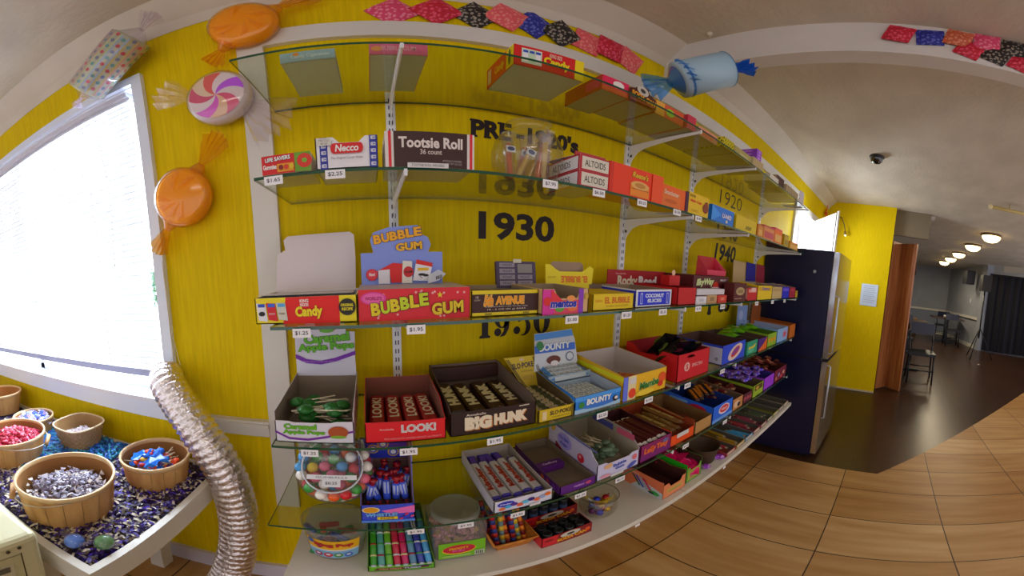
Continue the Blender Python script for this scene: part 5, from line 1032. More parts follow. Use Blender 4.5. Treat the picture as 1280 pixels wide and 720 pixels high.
# swirl disc
r = thing('giant_candy', 'giant pink, red and white swirl candy in clear cellophane', 'decoration', (-.378, .90, .553))
mb = disc_body(.094, .055, m('e4dcd0', .5)); f = Face(mb, (0, -.0278, 0), (1, 0, 0), (0, 0, 1))
sw = ['c83cf0', 'f0e6dc', 'f04a30', 'f0d8a8', 'e02860', 'f0e8e0', 'e838d0', 'f0c890', 'e83a70', 'f0e4d8']
NS = 10
for k in range(NS):
    pts = [(0, 0)]; a0 = 2 * math.pi * k / NS; a1 = 2 * math.pi * (k + 1) / NS
    for j in range(1, 8): rr = .082 * j / 7; t = a0 + .9 * (1 - j / 7); pts.append((rr * math.cos(t), rr * math.sin(t)))
    for j in range(1, 5): t = a0 + (a1 - a0) * j / 5; pts.append((.082 * math.cos(t), .082 * math.sin(t)))
    for j in range(7, 0, -1): rr = .082 * j / 7; t = a1 + .9 * (1 - j / 7); pts.append((rr * math.cos(t), rr * math.sin(t)))
    f.k = 0; f.poly(pts, m(sw[k], .4))
mb.build('disc', r)
mb = disc_body(.099, .068, CELLO); fan(mb, (.08, -.02, -.06), (.7, -.1, -.65), (.65, 0, .7), .15, .03, .19, CELLO, 12, .02); fan(mb, (-.09, -.01, .03), (-.9, 0, .45), (.45, 0, .9), .13, .03, .14, CELLO, 9, .012); mb.build('cellophane', r)
# blue roll by the beam
A = Vector((.835, .70, .688)); B = Vector((.935, .60, .772)); mid = (A + B) / 2; dv = (B - A); Ln = dv.length / 2
r = thing('giant_candy', 'giant pale blue wrapped candy roll hanging by the ceiling beam', 'decoration', tuple(mid)); q_ = dv.to_track_quat('X', 'Z'); r.rotation_euler = q_.to_euler(); r.scale = (1.05, 1.18, 1.18)
mb = MB(); mb.tube([(-Ln, 0, 0), (-Ln * .94, 0, 0), (Ln * .94, 0, 0), (Ln, 0, 0)], [.055, .062, .062, .055], m('a2c0d2', .45), 28); mb.build('roll', r)
mb = MB(); mb.tube([(-Ln - .03, 0, 0), (-Ln, 0, 0), (-Ln * .7, 0, 0)], [.01, .05, .066], CELLBL, 20, caps=False); mb2 = MB(); mb2.tube([(Ln * .97, 0, 0), (Ln, 0, 0), (Ln + .03, 0, 0)], [.064, .05, .012], CELLBL, 20, caps=False)
fan(mb, (-Ln - .02, 0, 0), (-1, 0, 0), (0, .3, 1), .08, .03, .13, CELLBL, 10, .012); fan(mb, (-Ln + .01, -.02, 0), (.3, -1, .1), (0, .3, 1), .05, .03, .12, CELLBL, 10, .012); fan(mb2, (Ln + .02, 0, 0), (1, 0, -.1), (0, 0, 1), .08, .02, .07, m('1c58b8', .25), 8, .01); mb.build('cellophane', r); mb2.build('cellophane', r)
# printed packets: on the wall, and on the beam
def printed(c1, c2):
    a, n, l, b = nodes('printed_' + c1); tc = n.new('ShaderNodeTexCoord'); v = n.new('ShaderNodeTexVoronoi'); v.inputs['Scale'].default_value = 90; l.new(tc.outputs['Object'], v.inputs['Vector'])
    r = n.new('ShaderNodeValToRGB'); r.color_ramp.interpolation = 'CONSTANT'; r.color_ramp.elements[1].position = .42; r.color_ramp.elements[0].color = hexc(c2); r.color_ramp.elements[1].color = hexc(c1)
    l.new(v.outputs['Distance'], r.inputs[0]); l.new(r.outputs[0], b.inputs['Base Color']); b.inputs['Roughness'].default_value = .6; return a
PM = dict(pink=printed('e0406a', 'f08aa0'), red=printed('c8102e', 'e85070'), black=printed('1c1614', '9a8e80'), salmon=printed('e85a60', 'f08a80'), blue=printed('1c2490', '6068c0'), orange=printed('c85a38', 'e0906a'))
def packet(mat, s=.05):
    mb = MB(); n = 6; vs = []
    for i in range(n + 1):
        for j in range(n + 1):
            u, v = i / n * 2 - 1, j / n * 2 - 1; vs.append((u * s, -.003 - .012 * (1 - u * u) * (1 - v * v) + J(.0015), v * s))
    mb.mesh(vs, [(i * (n + 1) + j, (i + 1) * (n + 1) + j, (i + 1) * (n + 1) + j + 1, i * (n + 1) + j + 1) for i in range(n) for j in range(n)], mat); mb.prism([(-s, 0, -s), (s, 0, -s), (s, 0, s), (-s, 0, s)], (0, -.002, 0), mat)
    return mb
k = 0
for x, z, c_, rt, lb in ((.09, .885, 'pink', .85, 'first pink packet, at the end of the wall chain'), (.2, .895, 'red', .8, 'red packet, second in the wall chain'), (.305, .9, 'black', .7, 'black and white packet, third in the wall chain'), (.39, .915, 'salmon', .5, 'salmon packet between the black and the blue one'),
                 (.475, .912, 'blue', .6, 'dark blue packet in the wall chain'), (.565, .9, 'black', .75, 'black and white packet next to the dark blue one'), (.665, .905, 'salmon', .2, 'salmon packet right of the second black one'), (.755, .91, 'red', .1, 'red square packet near the lower end of the wall chain'), (.85, .90, 'salmon', .4, 'last salmon packet in the wall chain')):
    tag(packet(PM[c_], .052).build('candy_packet', None, (x, WY - .003 - (k % 2) * .006, z - .005), (0, rt, 0)), lb, 'candy packet', 'candy packets taped along the wall'); k += 1
for y, z, c_, rt, lb in ((.11, 1.0, 'red', .2, 'red packet, first of the chain on the beam'), (.015, 1.0, 'blue', -.15, 'bright blue packet on the beam'), (-.07, 1.015, 'orange', .1, 'orange-brown packet on the beam'), (-.115, .965, 'red', .35, 'lower red packet under the orange-brown one'), (-.16, 1.02, 'pink', -.1, 'upper pink-red packet on the beam'),
                     (-.2, .965, 'black', .3, 'lower black packet on the beam'), (-.25, 1.02, 'black', -.1, 'upper black packet on the beam'), (-.29, .955, 'red', .25, 'lower red packet near the end of the beam chain'), (-.35, 1.01, 'blue', 0, 'last blue packet on the beam')):
    o = packet(PM[c_], .043).build('candy_packet', None, (1.037 - (k % 2) * .006, y, z), (0, rt, 0)); o.rotation_euler = (Matrix.Rotation(-math.pi / 2, 4, 'Z') @ Matrix.Rotation(rt, 4, 'Y')).to_euler()
    tag(o, lb, 'candy packet', 'candy packets taped on the beam'); k += 1

# ------------------------------------------------------------------ blind
r = thing('window_blind', 'white horizontal slat blind hanging in the large window', 'blind', (-1.62, WY + .03, 0))
def slatmat():
    a, n, l, b = nodes('blind_slat'); n.remove(b); d_ = n.new('ShaderNodeBsdfDiffuse'); d_.inputs['Color'].default_value = hexc('eef0f4'); t = n.new('ShaderNodeBsdfTranslucent'); t.inputs['Color'].default_value = hexc('f4f6ff'); mx = n.new('ShaderNodeMixShader'); mx.inputs[0].default_value = .075
    l.new(d_.outputs[0], mx.inputs[1]); l.new(t.outputs[0], mx.inputs[2]); l.new(mx.outputs[0], n['Material Output'].inputs[0]); return a
mb = MB(); SL = slatmat(); hw = .872; nsl = 44
for i in range(nsl):
    z = .735 - i * (1.08 / nsl); mb.prism([(-hw, -.012, z - .0145), (-hw, -.004, z - .002), (-hw, .005, z + .0125), (-hw, .0055, z + .0125), (-hw, -.003, z - .003), (-hw, -.0115, z - .0155)], (2 * hw, 0, 0), SL)
mb.build('slats', r)
mb = MB(); mb.box(-hw, hw, -.02, .02, .74, .765, m('d6d2d8', .4)); mb.build('headrail', r)
mb = MB(); mb.box(-hw, hw, -.014, .014, -.385, -.355, m('a8acc8', .5)); mb.build('bottom_rail', r)
for x in (-.5, .1, .62): mb = MB(); mb.tube([(x, -.013, .74), (x + .003, -.016, 0), (x, -.013, -.37)], .0012, 'c8c8d0', 5); mb.build('cord', r)
mb = MB(); mb.tube([(.70, -.02, .74), (.74, -.03, .3), (.72, -.03, .05)], .0012, 'd0c8b8', 5); mb.build('pull_cord', r)
mb = MB(); mb.tube([(-.655, .925, .05), (-.64, .92, -.2), (-.60, .915, -.4), (-.555, .92, -.5)], .0012, 'd8ccb0', 5); mb.tube([(-.655, .925, .05), (-.645, .918, -.25), (-.615, .918, -.42), (-.575, .92, -.5)], .0012, 'd8ccb0', 5)
tag(mb.build('hanging_cord'), 'thin cream cord hanging beside the window casing', 'cord')

# ------------------------------------------------------------------ table with baskets
TZ = -.70
TW = noisy('painted_table', 'd8d2c4', 'e0dace', ns=4, rough=.45)
r = thing('display_table', 'white painted display table with raised rim below the window', 'table', (-1.5, .63, FL))
hT = TZ - FL; X1 = 1.01; Yh = .30
mb = MB(); mb.box(-X1 + .0225, X1 - .0225, -Yh + .0225, Yh - .0225, hT - .045, hT - .012, TW); mb.build('tabletop', r)
mb = MB()
for x0, x1, y0, y1 in ((X1 - .022, X1, -Yh, Yh), (-X1, -X1 + .022, -Yh, Yh), (-X1 + .022, X1 - .022, -Yh, -Yh + .022), (-X1 + .022, X1 - .022, Yh - .022, Yh)): mb.box(x0, x1, y0, y1, hT - .075, hT + .006, TW)
mb.build('rim', r)
lm = MB(); lm.box(-.03, .03, -.03, .03, 0, hT - .045, TW)
for sx in (-1, 1):
    for sy in (-1, 1): lm.build('leg', r, (sx * (X1 - .3), sy * (Yh - .06), 0))
# crinkle-cut shred filler: violet and cream strips, then a turquoise patch
def shred(x0, x1, y0, y1, n, mats, zt=TZ):
    mb = MB()
    for i in range(n):
        x, y = random.uniform(x0, x1), random.uniform(y0, y1); z = zt - .008 + random.random() ** 1.5 * .022
        L_, W_, t = random.uniform(.006, .014), random.uniform(.0022, .0045), random.uniform(0, 6.28); u = Vector((math.cos(t), math.sin(t), J(.5))).normalized() * L_; v = Vector((-math.sin(t), math.cos(t), J(.5))).normalized() * W_; c_ = Vector((x, y, z)); k_ = Vector((0, 0, .003))
        a_ = random.choice(mats); mb.face([c_ - u - v, c_ - v + k_, c_ + v + k_, c_ - u + v], a_); mb.face([c_ - v + k_, c_ + u - v, c_ + u + v, c_ + v + k_], a_)
    return mb
vio = [m('2a1a50', .5), m('3a1e78', .45), m('4a28b8', .4), m('4a3428', .6), m('d8ccb8', .6), m('ccc0a8', .6), m('241640', .5)]
tag(shred(-1.62, -.52, .36, .90, 15000, vio).build('paper_shred'), 'violet and cream paper shred spread under the baskets', 'paper shred', kind='stuff')
tag(shred(-1.32, -.87, .52, .9, 6000, [m('1a90e0', .5), m('2868d8', .5), m('30a8c0', .5), m('1c4a90', .5)], TZ + .012).build('paper_shred'), 'turquoise blue paper shred patch between the round and wicker baskets', 'paper shred', kind='stuff')
mb = MB(); mb.box(-2.49, -.512, .352, .908, TZ - .012, TZ - .006, m('2c2148', .8)); tag(mb.build('table_liner'), 'dark violet cloth liner beneath the paper shred', 'liner')
def basket(lb, x, y, z, r0, r1, h, handle=None, hside=0):
    r = thing('bushel_basket', lb, 'basket', (x, y, z)); mb = MB(); n = 18
    for i in range(n):
        t0, t1 = 2 * math.pi * i / n, 2 * math.pi * (i + .96) / n
        for rr0, rr1, a_ in ((r0, r1, BASKETW), (r0 - .003, r1 - .003, BASKETI)):
            K = 3; pts0 = [t0 + (t1 - t0) * k_ / K for k_ in range(K + 1)]
            for k_ in range(K): mb.face([(rr0 * math.cos(pts0[k_]), rr0 * math.sin(pts0[k_]), 0), (rr0 * math.cos(pts0[k_ + 1]), rr0 * math.sin(pts0[k_ + 1]), 0), (rr1 * math.cos(pts0[k_ + 1]), rr1 * math.sin(pts0[k_ + 1]), h), (rr1 * math.cos(pts0[k_]), rr1 * math.sin(pts0[k_]), h)], a_)
    mb.lathe([(.001, .002), (r0, .002)], BASKETW, 36); mb.lathe([(r0 - .0035, 0), (r1 - .0035, h)], m('a8743e', .8), 48); mb.build('staves', r)
    mb = MB(); mb.lathe([(r1 * .992, h - .013), (r1 + .0015, h - .013), (r1 + .0025, h), (r1 + .001, h + .0015), (r1 - .0045, h + .0015), (r1 - .0055, h - .013)], noisy('rim_wood', 'd8b07a', 'e4c494', ns=6, rough=.5), 48); mb.build('rim_hoop', r)
    if handle:
        a0 = handle; mb = MB(); u = Vector((math.cos(a0), math.sin(a0), 0)); v = Vector((-math.sin(a0), math.cos(a0), 0)); P = []
        for k_ in range(17):
            t = math.pi * k_ / 16; P.append(u * (r1 + .006) * math.cos(t) + v * (r1 + .012) * math.sin(t) * .98 + Vector((0, 0, h - .008 - math.sin(t) * .035)))
        mb.tube(P, .0016, m('c8c0b0', .3, .5), 6); c_ = P[8]; dd = (P[9] - P[7]).normalized(); mb.tube([c_ - dd * .04, c_ + dd * .04], .0085, BASKETI, 10); mb.build('wire_handle', r)
    return r
def twist(c1, c2, L_=.016, r0=.006):
    L_ *= 1.15; r0 *= 1.2
    mb = MB(); mb.tube([(-L_, 0, 0), (-L_ * .6, 0, 0), (-L_ * .5, 0, 0), (0, 0, 0), (L_ * .5, 0, 0), (L_ * .6, 0, 0), (L_, 0, 0)], [.004, .0015, r0, r0, r0, .0015, .004], m(c1, .35), 7)
    f = Face(mb, (0, 0, r0 + .0005), (1, 0, 0), (0, 1, 0)); f.rect(-L_ * .35, -.003, L_ * .35, .003, c2)
    mb.mesh([(-L_ * 1.5, -.010, .004), (-L_ * .6, 0, 0), (-L_ * 1.4, .010, -.001), (L_ * 1.4, -.010, 0), (L_ * .6, 0, 0), (L_ * 1.5, .009, .005)], [(0, 1, 2), (3, 4, 5)], m(c2, .35)); w_ = r0 * 1.5
    mb.mesh([(-L_ * .6, -w_, r0 * .2), (L_ * .6, -w_ * .8, r0 * .5), (L_ * .5, w_, r0 * .3), (-L_ * .55, w_ * .7, r0 * .9), (0, 0, r0 * 1.5)], [(0, 1, 4), (1, 2, 4), (2, 3, 4), (3, 0, 4)], m(c1, .3))
    return mb
def heap(mb, name, n, x, y, z, R, hh, lb, cat, grp, dome=.02):
    sp = []
    for i in range(n):
        q_ = math.sqrt((i + .5) / n); t = i * 2.39996; rr = R * q_; sp.append((x + rr * math.cos(t) + J(.003), y + rr * math.sin(t) + J(.003), z + hh + dome * (1 - q_ * q_) + J(.005), J(.5), J(.5), J(3.1)))
    return place(mb, name, sp, lb, cat, grp)
def fillbase(x, y, z, r, h, col):
    pass
basket('largest round slatted basket with wire handle, nearest on the table', -.765, .50, TZ, .126, .142, .13, handle=2.6)
heap(twist('7c7488', 'd0c4c8', .017, .007), 'wrapped_candy', 75, -.765, .50, TZ, .10, .072, 'grey-mauve wrapped candy heaped in the largest round basket', 'candy', 'grey wrapped candies in the nearest basket', .025)
heap(twist('4a3830', 'e0d4c4', .017, .007), 'wrapped_candy', 70, -.765, .50, TZ, .098, .066, 'brown and cream wrapped candy in the largest round basket', 'candy', 'brown wrapped candies in the nearest basket', .025)
basket('round slatted basket of mixed pops beside the silver duct', -.667, .785, TZ, .10, .113, .10)
for nm, c_, k_ in (('electric blue', '2a80ff', 14), ('orange-red', 'f0501c', 16), ('yellow', 'f0c038', 9), ('purple', '6a4a9a', 7), ('red', 'b81828', 8)):
    heap(lolly(c_, .012, c_) if nm != 'electric blue' else lolly(c_, .015, '60b0ff'), 'lollipop', k_, -.667 + J(.012), .775 + J(.012), TZ, .04, .062 + J(.006), '%s lollipop in the basket beside the duct' % nm, 'lollipop', '%s lollipops in the basket beside the duct' % nm)
fm = MB(); fm.mesh([(-.025, -.01, 0), (0, -.022, .012), (.024, -.006, .002), (.02, .018, .014), (-.004, .012, .02), (-.022, .02, .004)], [(0, 1, 4), (1, 2, 4), (2, 3, 4), (3, 5, 4), (5, 0, 4)], m('2080ff', .2))
place(fm, 'foil_wrapper', [(-.667 + J(.045), .765 + J(.035), TZ + .085 + J(.006), J(.5), J(.5), J(3)) for i in range(9)], 'shiny electric blue wrapper on top of the basket beside the duct', 'wrapper', 'blue wrappers in the basket beside the duct')
basket('round slatted basket of red candies beside the nearest one', -1.20, .555, TZ, .118, .142, .125, handle=-.75)
heap(twist('a8102c', 'e04a60', .014, .008), 'wrapped_candy', 90, -1.20, .565, TZ, .115, .085, 'crimson wrapped candy heaped in the red-filled basket', 'candy', 'crimson candies in the round basket', .02)
heap(twist('c8204a', 'f090a8', .012, .007), 'wrapped_candy', 40, -1.20, .565, TZ, .11, .092, 'pink-red wrapped candy in the red-filled basket', 'candy', 'pink-red candies in the round basket', .02)
basket('shallow small round basket of pastel candies behind the red one', -1.345, .755, TZ, .075, .095, .10)
for nm, c_ in (('pale blue', '7aa8f0'), ('lilac', 'b088e0'), ('white', 'e0e0f4'), ('blue', '4868e8')):
    heap(twist(c_, 'e8e8f8', .016, .009), 'wrapped_candy', 10, -1.345 + J(.01), .755 + J(.01), TZ, .075, .08, nm + ' wrapped candy in the shallow pastel basket', 'candy', nm + ' candies in the shallow basket', .015)
basket('empty tan slatted basket near the wall under the window', -1.78, .80, TZ, .10, .125, .125)
basket('far empty slatted basket at the edge of the picture', -2.20, .74, TZ, .10, .13, .15)
WK = noisy('pale_wicker', 'b08858', 'd8b888', (60, 60, 60), 3, .6, .6, 3)
r = thing('wicker_basket', 'square tapering pale wicker basket against the wall', 'basket', (-1.075, .81, TZ))
def squ(t, q): c_, s_ = math.cos(t), math.sin(t); k_ = (abs(c_) ** 3 + abs(s_) ** 3) ** (-1 / 3); return (q * k_ * c_, q * k_ * s_)
mb = MB(); NB = 10; NT = 40
for j in range(NB):
    for i in range(NT):
        t0, t1 = 2 * math.pi * i / NT, 2 * math.pi * (i + 1) / NT; bump = .0022 if (i + j) % 2 else -.001
        q0, q1 = .068 + .026 * j / NB + bump, .068 + .026 * (j + 1) / NB + bump; z0, z1 = .115 * j / NB, .115 * (j + .95) / NB
        A_, B_, C_, D_ = squ(t0, q0), squ(t1, q0), squ(t1, q1), squ(t0, q1); mb.face([(A_[0], A_[1], z0), (B_[0], B_[1], z0), (C_[0], C_[1], z1), (D_[0], D_[1], z1)], WK)
        A_, B_, C_, D_ = squ(t0, q0 - .004 - bump), squ(t1, q0 - .004 - bump), squ(t1, q1 - .004 - bump), squ(t0, q1 - .004 - bump); mb.face([(D_[0], D_[1], .115 * (j + 1) / NB), (C_[0], C_[1], .115 * (j + 1) / NB), (B_[0], B_[1], z0), (A_[0], A_[1], z0)], 'a88454')
mb.face([(*squ(2 * math.pi * i / NT, .066), .003) for i in range(NT)], '8a6a40'); mb.build('weave', r)
mb = MB(); mb.tube([(*squ(2 * math.pi * i / NT, .094), .116) for i in range(NT + 1)], .004, 'e0c8a0', 8); mb.build('rim_band', r)
heap(twist('d8ccd0', 'e8e0e8', .014, .007), 'wrapped_candy', 40, -1.075, .81, TZ, .065, .05, 'whitish wrapped candy in the pale wicker basket', 'candy', 'whitish candies in the wicker basket')
for (x, y, c_, lb) in ((-.60, .385, '2a80e0', 'blue popcorn-ball candy in clear wrap on the table corner'), (-.545, .425, '3a8a2c', 'green ball candy in clear wrap on the table corner')):
    r = thing('wrapped_ball', lb, 'candy', (x, y, TZ + .022)); mb = MB(); mb.ball((0, 0, 0), .024, m(c_, .35), 14, .85); mb.build('ball', r)
    mb = MB(); mb.ball((0, 0, 0), .027, CELLO, 12, .85); fan(mb, (-.022, 0, .005), (-1, .2, .3), (0, 1, 0), .025, .012, .035, CELLO, 7, .005); fan(mb, (.022, 0, .005), (1, .2, .3), (0, 1, 0), .02, .012, .035, CELLO, 7, .005); mb.build('cellophane', r)

# ------------------------------------------------------------------ duct and portable air conditioner
ctrl = [(-.665, .90, -.345), (-.63, .855, -.365), (-.575, .83, -.415), (-.515, .81, -.475), (-.46, .80, -.55), (-.422, .80, -.64), (-.405, .80, -.74), (-.40, .795, -.84), (-.405, .785, -.94), (-.42, .77, -1.04), (-.44, .75, -1.13), (-.47, .72, -1.2), (-.53, .62, -1.235), (-.60, .45, -1.24), (-.66, .31, -1.24)]
def cr(P, t):
    i = min(int(t), len(P) - 2); f_ = t - i; p0, p1, p2, p3 = (Vector(P[max(i - 1, 0)]), Vector(P[i]), Vector(P[i + 1]), Vector(P[min(i + 2, len(P) - 1)]))
    return .5 * ((2 * p1) + (-p0 + p2) * f_ + (2 * p0 - 5 * p1 + 4 * p2 - p3) * f_ * f_ + (-p0 + 3 * p1 - 3 * p2 + p3) * f_ ** 3)
NR = 56; pts = []; rad = []
for i in range(NR * 4):
    t = i / (NR * 4 - 1) * (len(ctrl) - 1); pts.append(cr(ctrl, t)); ph = i % 4; rad.append([.0555, .060, .0615, .0595][ph])
def foil():
    a, n, l, b = nodes('crumpled_foil'); tc = n.new('ShaderNodeTexCoord'); t = n.new('ShaderNodeTexNoise'); t.inputs['Scale'].default_value = 70; t.inputs['Detail'].default_value = 4; l.new(tc.outputs['Object'], t.inputs['Vector']); bm = n.new('ShaderNodeBump'); bm.inputs['Strength'].default_value = 1; bm.inputs['Distance'].default_value = .007; l.new(t.outputs['Fac'], bm.inputs['Height']); l.new(bm.outputs[0], b.inputs['Normal'])
    b.inputs['Metallic'].default_value = 1; b.inputs['Roughness'].default_value = .22; b.inputs['Base Color'].default_value = hexc('ece4e4'); return a
mb = MB(); mb.tube(pts, rad, foil(), 24, caps=False)
tag(mb.build('exhaust_duct'), 'silver flexible foil duct curving down from the window', 'duct')
r = thing('air_conditioner', 'cream portable air conditioner in front of the table', 'air conditioner', (-.80, .10, FL))
ACM = noisy('cream_plastic', 'cfc9a0', 'd6d0aa', ns=2, rough=.35)
hA = -.575 - FL; mb = MB(); mb.box(-.215, .215, -.2, .195, .03, hA, ACM); o = mb.build('body', r)
bv = o.modifiers.new('bevel', 'BEVEL'); bv.width = .018; bv.segments = 3
mb = MB(); f = Face(mb, (.2158, -.2, 0), (0, 1, 0), (0, 0, 1)); f.rect(.05, hA - .33, .345, hA - .05, m('c8c296', .4)); f.rect(.345, hA - .5, .3475, hA - .045, '3a3420'); f.rect(.05, hA - .05, .345, hA - .0485, '8a8460')
f.rect(.19, hA - .16, .325, hA - .075, 'd4ccae')
for i in range(6): f.rect(.2, hA - .09 - i * .011, .27 + J(.01), hA - .086 - i * .011, '8a8672')
f.rect(.285, hA - .1, .315, hA - .08, '6a6654'); mb.build('back_panel', r)
for y_, z_ in ((.12, hA - .028), (.145, hA - .026)):
    mb = MB(); mb.tube([(.2155, y_, z_), (.2185, y_, z_)], .0045, '3a3018', 10); mb.build('screw', r)
for sx in (-1, 1):
    for sy in (-1, 1): mb = MB(); mb.lathe([(.001, 0), (.018, 0), (.018, .03), (.001, .03)], '2a2a2a', 12); mb.build('caster', r, (sx * .17, sy * .16, 0))

# ------------------------------------------------------------------ refrigerator
FX0, FX1, FY = 2.27, 2.9, .44
r = thing('refrigerator', 'tall refrigerator with black side and steel doors', 'refrigerator', (FX0, FY, FL)); hF = .225 - FL; sp = -.545 - FL
FB = m('080e3c', .35)
mb = MB(); mb.box(0, FX1 - FX0, 0, .5, .03, hF, FB); mb.box(.03, FX1 - FX0 - .03, .02, .49, 0, .03, BLK); mb.build('body', r)
for z0, z1, nm in ((.05, sp - .012, 'door'), (sp + .012, hF - .005, 'door')):
    mb = MB(); mb.box(0, FX1 - FX0, -.045, -.006, z0, z1, m('c8cad0', .16, .95)); dd = mb.build(nm, r)
    mb = MB(); zc = (z1 - .45, z1 - .03) if z0 < .5 else (z0 + .03, z0 + .45)
    mb.tube([(.04, -.045, zc[0]), (.04, -.066, zc[0] + .01), (.04, -.066, zc[1] - .01), (.04, -.045, zc[1])], .006, STEEL, 10); mb.build('handle', dd)
mb = MB(); mb.box(-.003, .002, .0, .5, sp - .005, sp + .004, '050508'); mb.build('seam', r)
mb = MB(); mb.tube([(0, 0, 0), (-.006, 0, 0)], .012, 'a8b0c0', 12); tag(mb.build('fridge_magnet', None, (FX0 - .001, .56, .07)), 'small round grey magnet on the refrigerator side', 'magnet')
mb = MB(); mb.prism([(3.42, .93, .0), (2.86, .575, .0), (2.868, .563, .0), (3.43, .92, .0)], (0, 0, .63), m('f2f4f8', .5))
mb.v = [(x, y, z) for x, y, z in mb.v]; tag(mb.build('window_shutter'), 'white shutter swung open from the small window above the refrigerator', 'shutter')
mb = MB(); mb.prism([(2.862, .568, .0), (2.835, .55, .0), (2.845, .54, .0), (2.872, .556, .0)], (0, 0, .645), WTRIM); o = mb.build('edge_strip'); o.parent = bpy.data.objects['window_shutter']; o.location = (0, 0, 0)
# star decoration, spot lamp and notice on the column wall
mb = MB()
for k_ in range(5): t = math.pi / 2 + k_ * 1.2566; mb.prism([(.02 * math.cos(t + .6), 0, .02 * math.sin(t + .6)), (.09 * math.cos(t), -.01, .11 * math.sin(t)), (.02 * math.cos(t - .6), 0, .02 * math.sin(t - .6))], (0, -.008, 0), 'd84a20')
mb.ball((0, -.005, 0), .02, 'e0602a', 8); tag(mb.build('star_ornament', None, (3.98, .93, .86)), 'orange-red star ornament high in the corner', 'ornament')
mb = MB(); mb.box(4.19, 4.1985, .195, .405, -.225, .05, m('c8d4e4', .6)); f = Face(mb, (4.1896, .405, 0), (0, -1, 0), (0, 0, 1))
for i in range(9): f.rect(.03, .02 - i * .025, .17 + J(.02), .026 - i * .025, '98a4b8')
tag(mb.build('paper_notice'), 'pale blue printed notice taped on the yellow end wall', 'notice')
mb = MB(); mb.tube([(4.2, .80, .87), (4.17, .76, .86), (4.13, .71, .76), (4.13, .69, .68)], .006, '6a5a20', 8); mb.tube([(4.13, .69, .68), (4.13, .685, .63)], [.012, .022], '8a6a20', 10); mb.ball((4.13, .683, .63), .015, m('ffe8b0', .4, emit=4), 8)
tag(mb.build('picture_lamp'), 'tiny gooseneck lamp on the yellow end wall', 'lamp')
mb = MB(); mb.box(4.17, 4.2, .60, .64, .13, .16, '5a5020'); tag(mb.build('wall_hook'), 'small dark hook on the yellow end wall', 'hook')
# bifold door
r = thing('bifold_door', 'brown wooden folding door standing by the yellow end wall', 'door', (4.36, .08, FL))
mb = MB(); mb.prism([(0, 0, .01), (.17, -.125, .01), (.195, -.10, .01), (.02, .02, .01)], (0, 0, 2.0), WOODDOOR); mb.build('leaf', r)
mb = MB(); mb.prism([(.17, -.125, .01), (.02, -.315, .01), (.045, -.33, .01), (.2, -.14, .01)], (0, 0, 2.0), WOODDOOR); lf = mb.build('leaf', r)
mb = MB(); mb.tube([(.055, -.335, 1.75), (.055, -.335, 1.6)], .012, '3a1c10', 8); mb.build('hinge', lf)

# ------------------------------------------------------------------ dining room things
def lamp(x, y, lb):
    r = thing('ceiling_lamp', lb, 'ceiling lamp', (x, y, CEIL), group='round ceiling lamps in the dining room')
    mb = MB(); mb.lathe([(.001, 0), (.15, 0), (.165, -.02), (.15, -.035)], m('8a6a3a', .4, .5), 24); mb.build('base_ring', r)
    mb = MB(); mb.lathe([(.148, -.03), (.135, -.07), (.1, -.105), (.05, -.122), (.001, -.127)], m('ffdc96', .4, emit=6), 24); mb.build('glass_shade', r)
for x, o_ in zip((4.95, 6.15, 7.5, 8.6, 9.7), ('nearest', 'second nearest', 'middle', 'second farthest', 'farthest')): lamp(x, -1.37, '%s of the five glowing dome lamps on the dining room ceiling' % o_)
mb = MB(); mb.lathe([(.001, 0), (.055, 0), (.06, -.012), (.05, -.02)], m('1a1a1e', .4), 20); mb.lathe([(.05, -.02), (.045, -.045), (.028, -.064), (.001, -.07)], m('0c0c10', .08, coat=1), 20); mb.ball((-.02, -.02, -.055), .007, m('e8e0d0', .3), 8)
tag(mb.build('security_camera', None, (2.55, .26, CEIL)), 'black dome security camera on the ceiling', 'camera')
mb = MB(); mb.ball((0, 0, -.008), .012, 'd8ccb8', 8); mb.ball((.015, .01, -.006), .008, 'd8ccb8', 8); tag(mb.build('ceiling_hook', None, (1.0, .73, CEIL)), 'small white hook stub on the ceiling near the blue roll', 'hook')
mb = MB(); mb.tube([(4.45, -.38, 1.04), (5.6, -.4, .98)], .014, 'c8b898', 8); mb.box(4.4, 4.5, -.42, -.34, 1.02, CEIL, 'd8d4cc'); tag(mb.build('ceiling_bracket'), 'slanting tan rod bracket under the dining room ceiling', 'bracket')
mb = MB(); mb.tube([(3.25, -.85, 1.0), (3.25, -1.25, 1.0)], .02, 'c8b070', 8); mb.ball((3.25, -.85, 1.0), .028, m('f0e0b0', .5), 8); mb.tube([(3.25, -1.05, 1.0), (3.25, -1.05, CEIL)], .01, 'c8b890'); tag(mb.build('track_light'), 'short cream ceiling track light left of the nearest dome lamp', 'ceiling lamp')
DT = m('3a2418', .35); DK = m('10121c', .4)
def dtable(x, y, w, d_, lb, rot=0):
    r = thing('dining_table', lb, 'table', (x, y, FL), (0, 0, rot)); mb = MB(); mb.box(-w / 2, w / 2, -d_ / 2, d_ / 2, .72, .75, DT); mb.build('tabletop', r); mb = MB(); mb.box(-.05, .05, -.05, .05, .04, .72, DK); mb.build('pedestal', r); mb = MB(); mb.box(-.3, .3, -.04, .04, 0, .04, DK); mb.box(-.04, .04, -.3, .3, 0, .04, DK); mb.build('foot_cross', r)
    return r
dtable(5.75, -.28, .75, .9, 'near dining table with white papers, half behind the wooden door'); dtable(7.7, -.45, .75, .8, 'middle dining table behind the near one'); dtable(10.1, -1.72, .85, .95, 'far dining table before the corner of the grey walls')
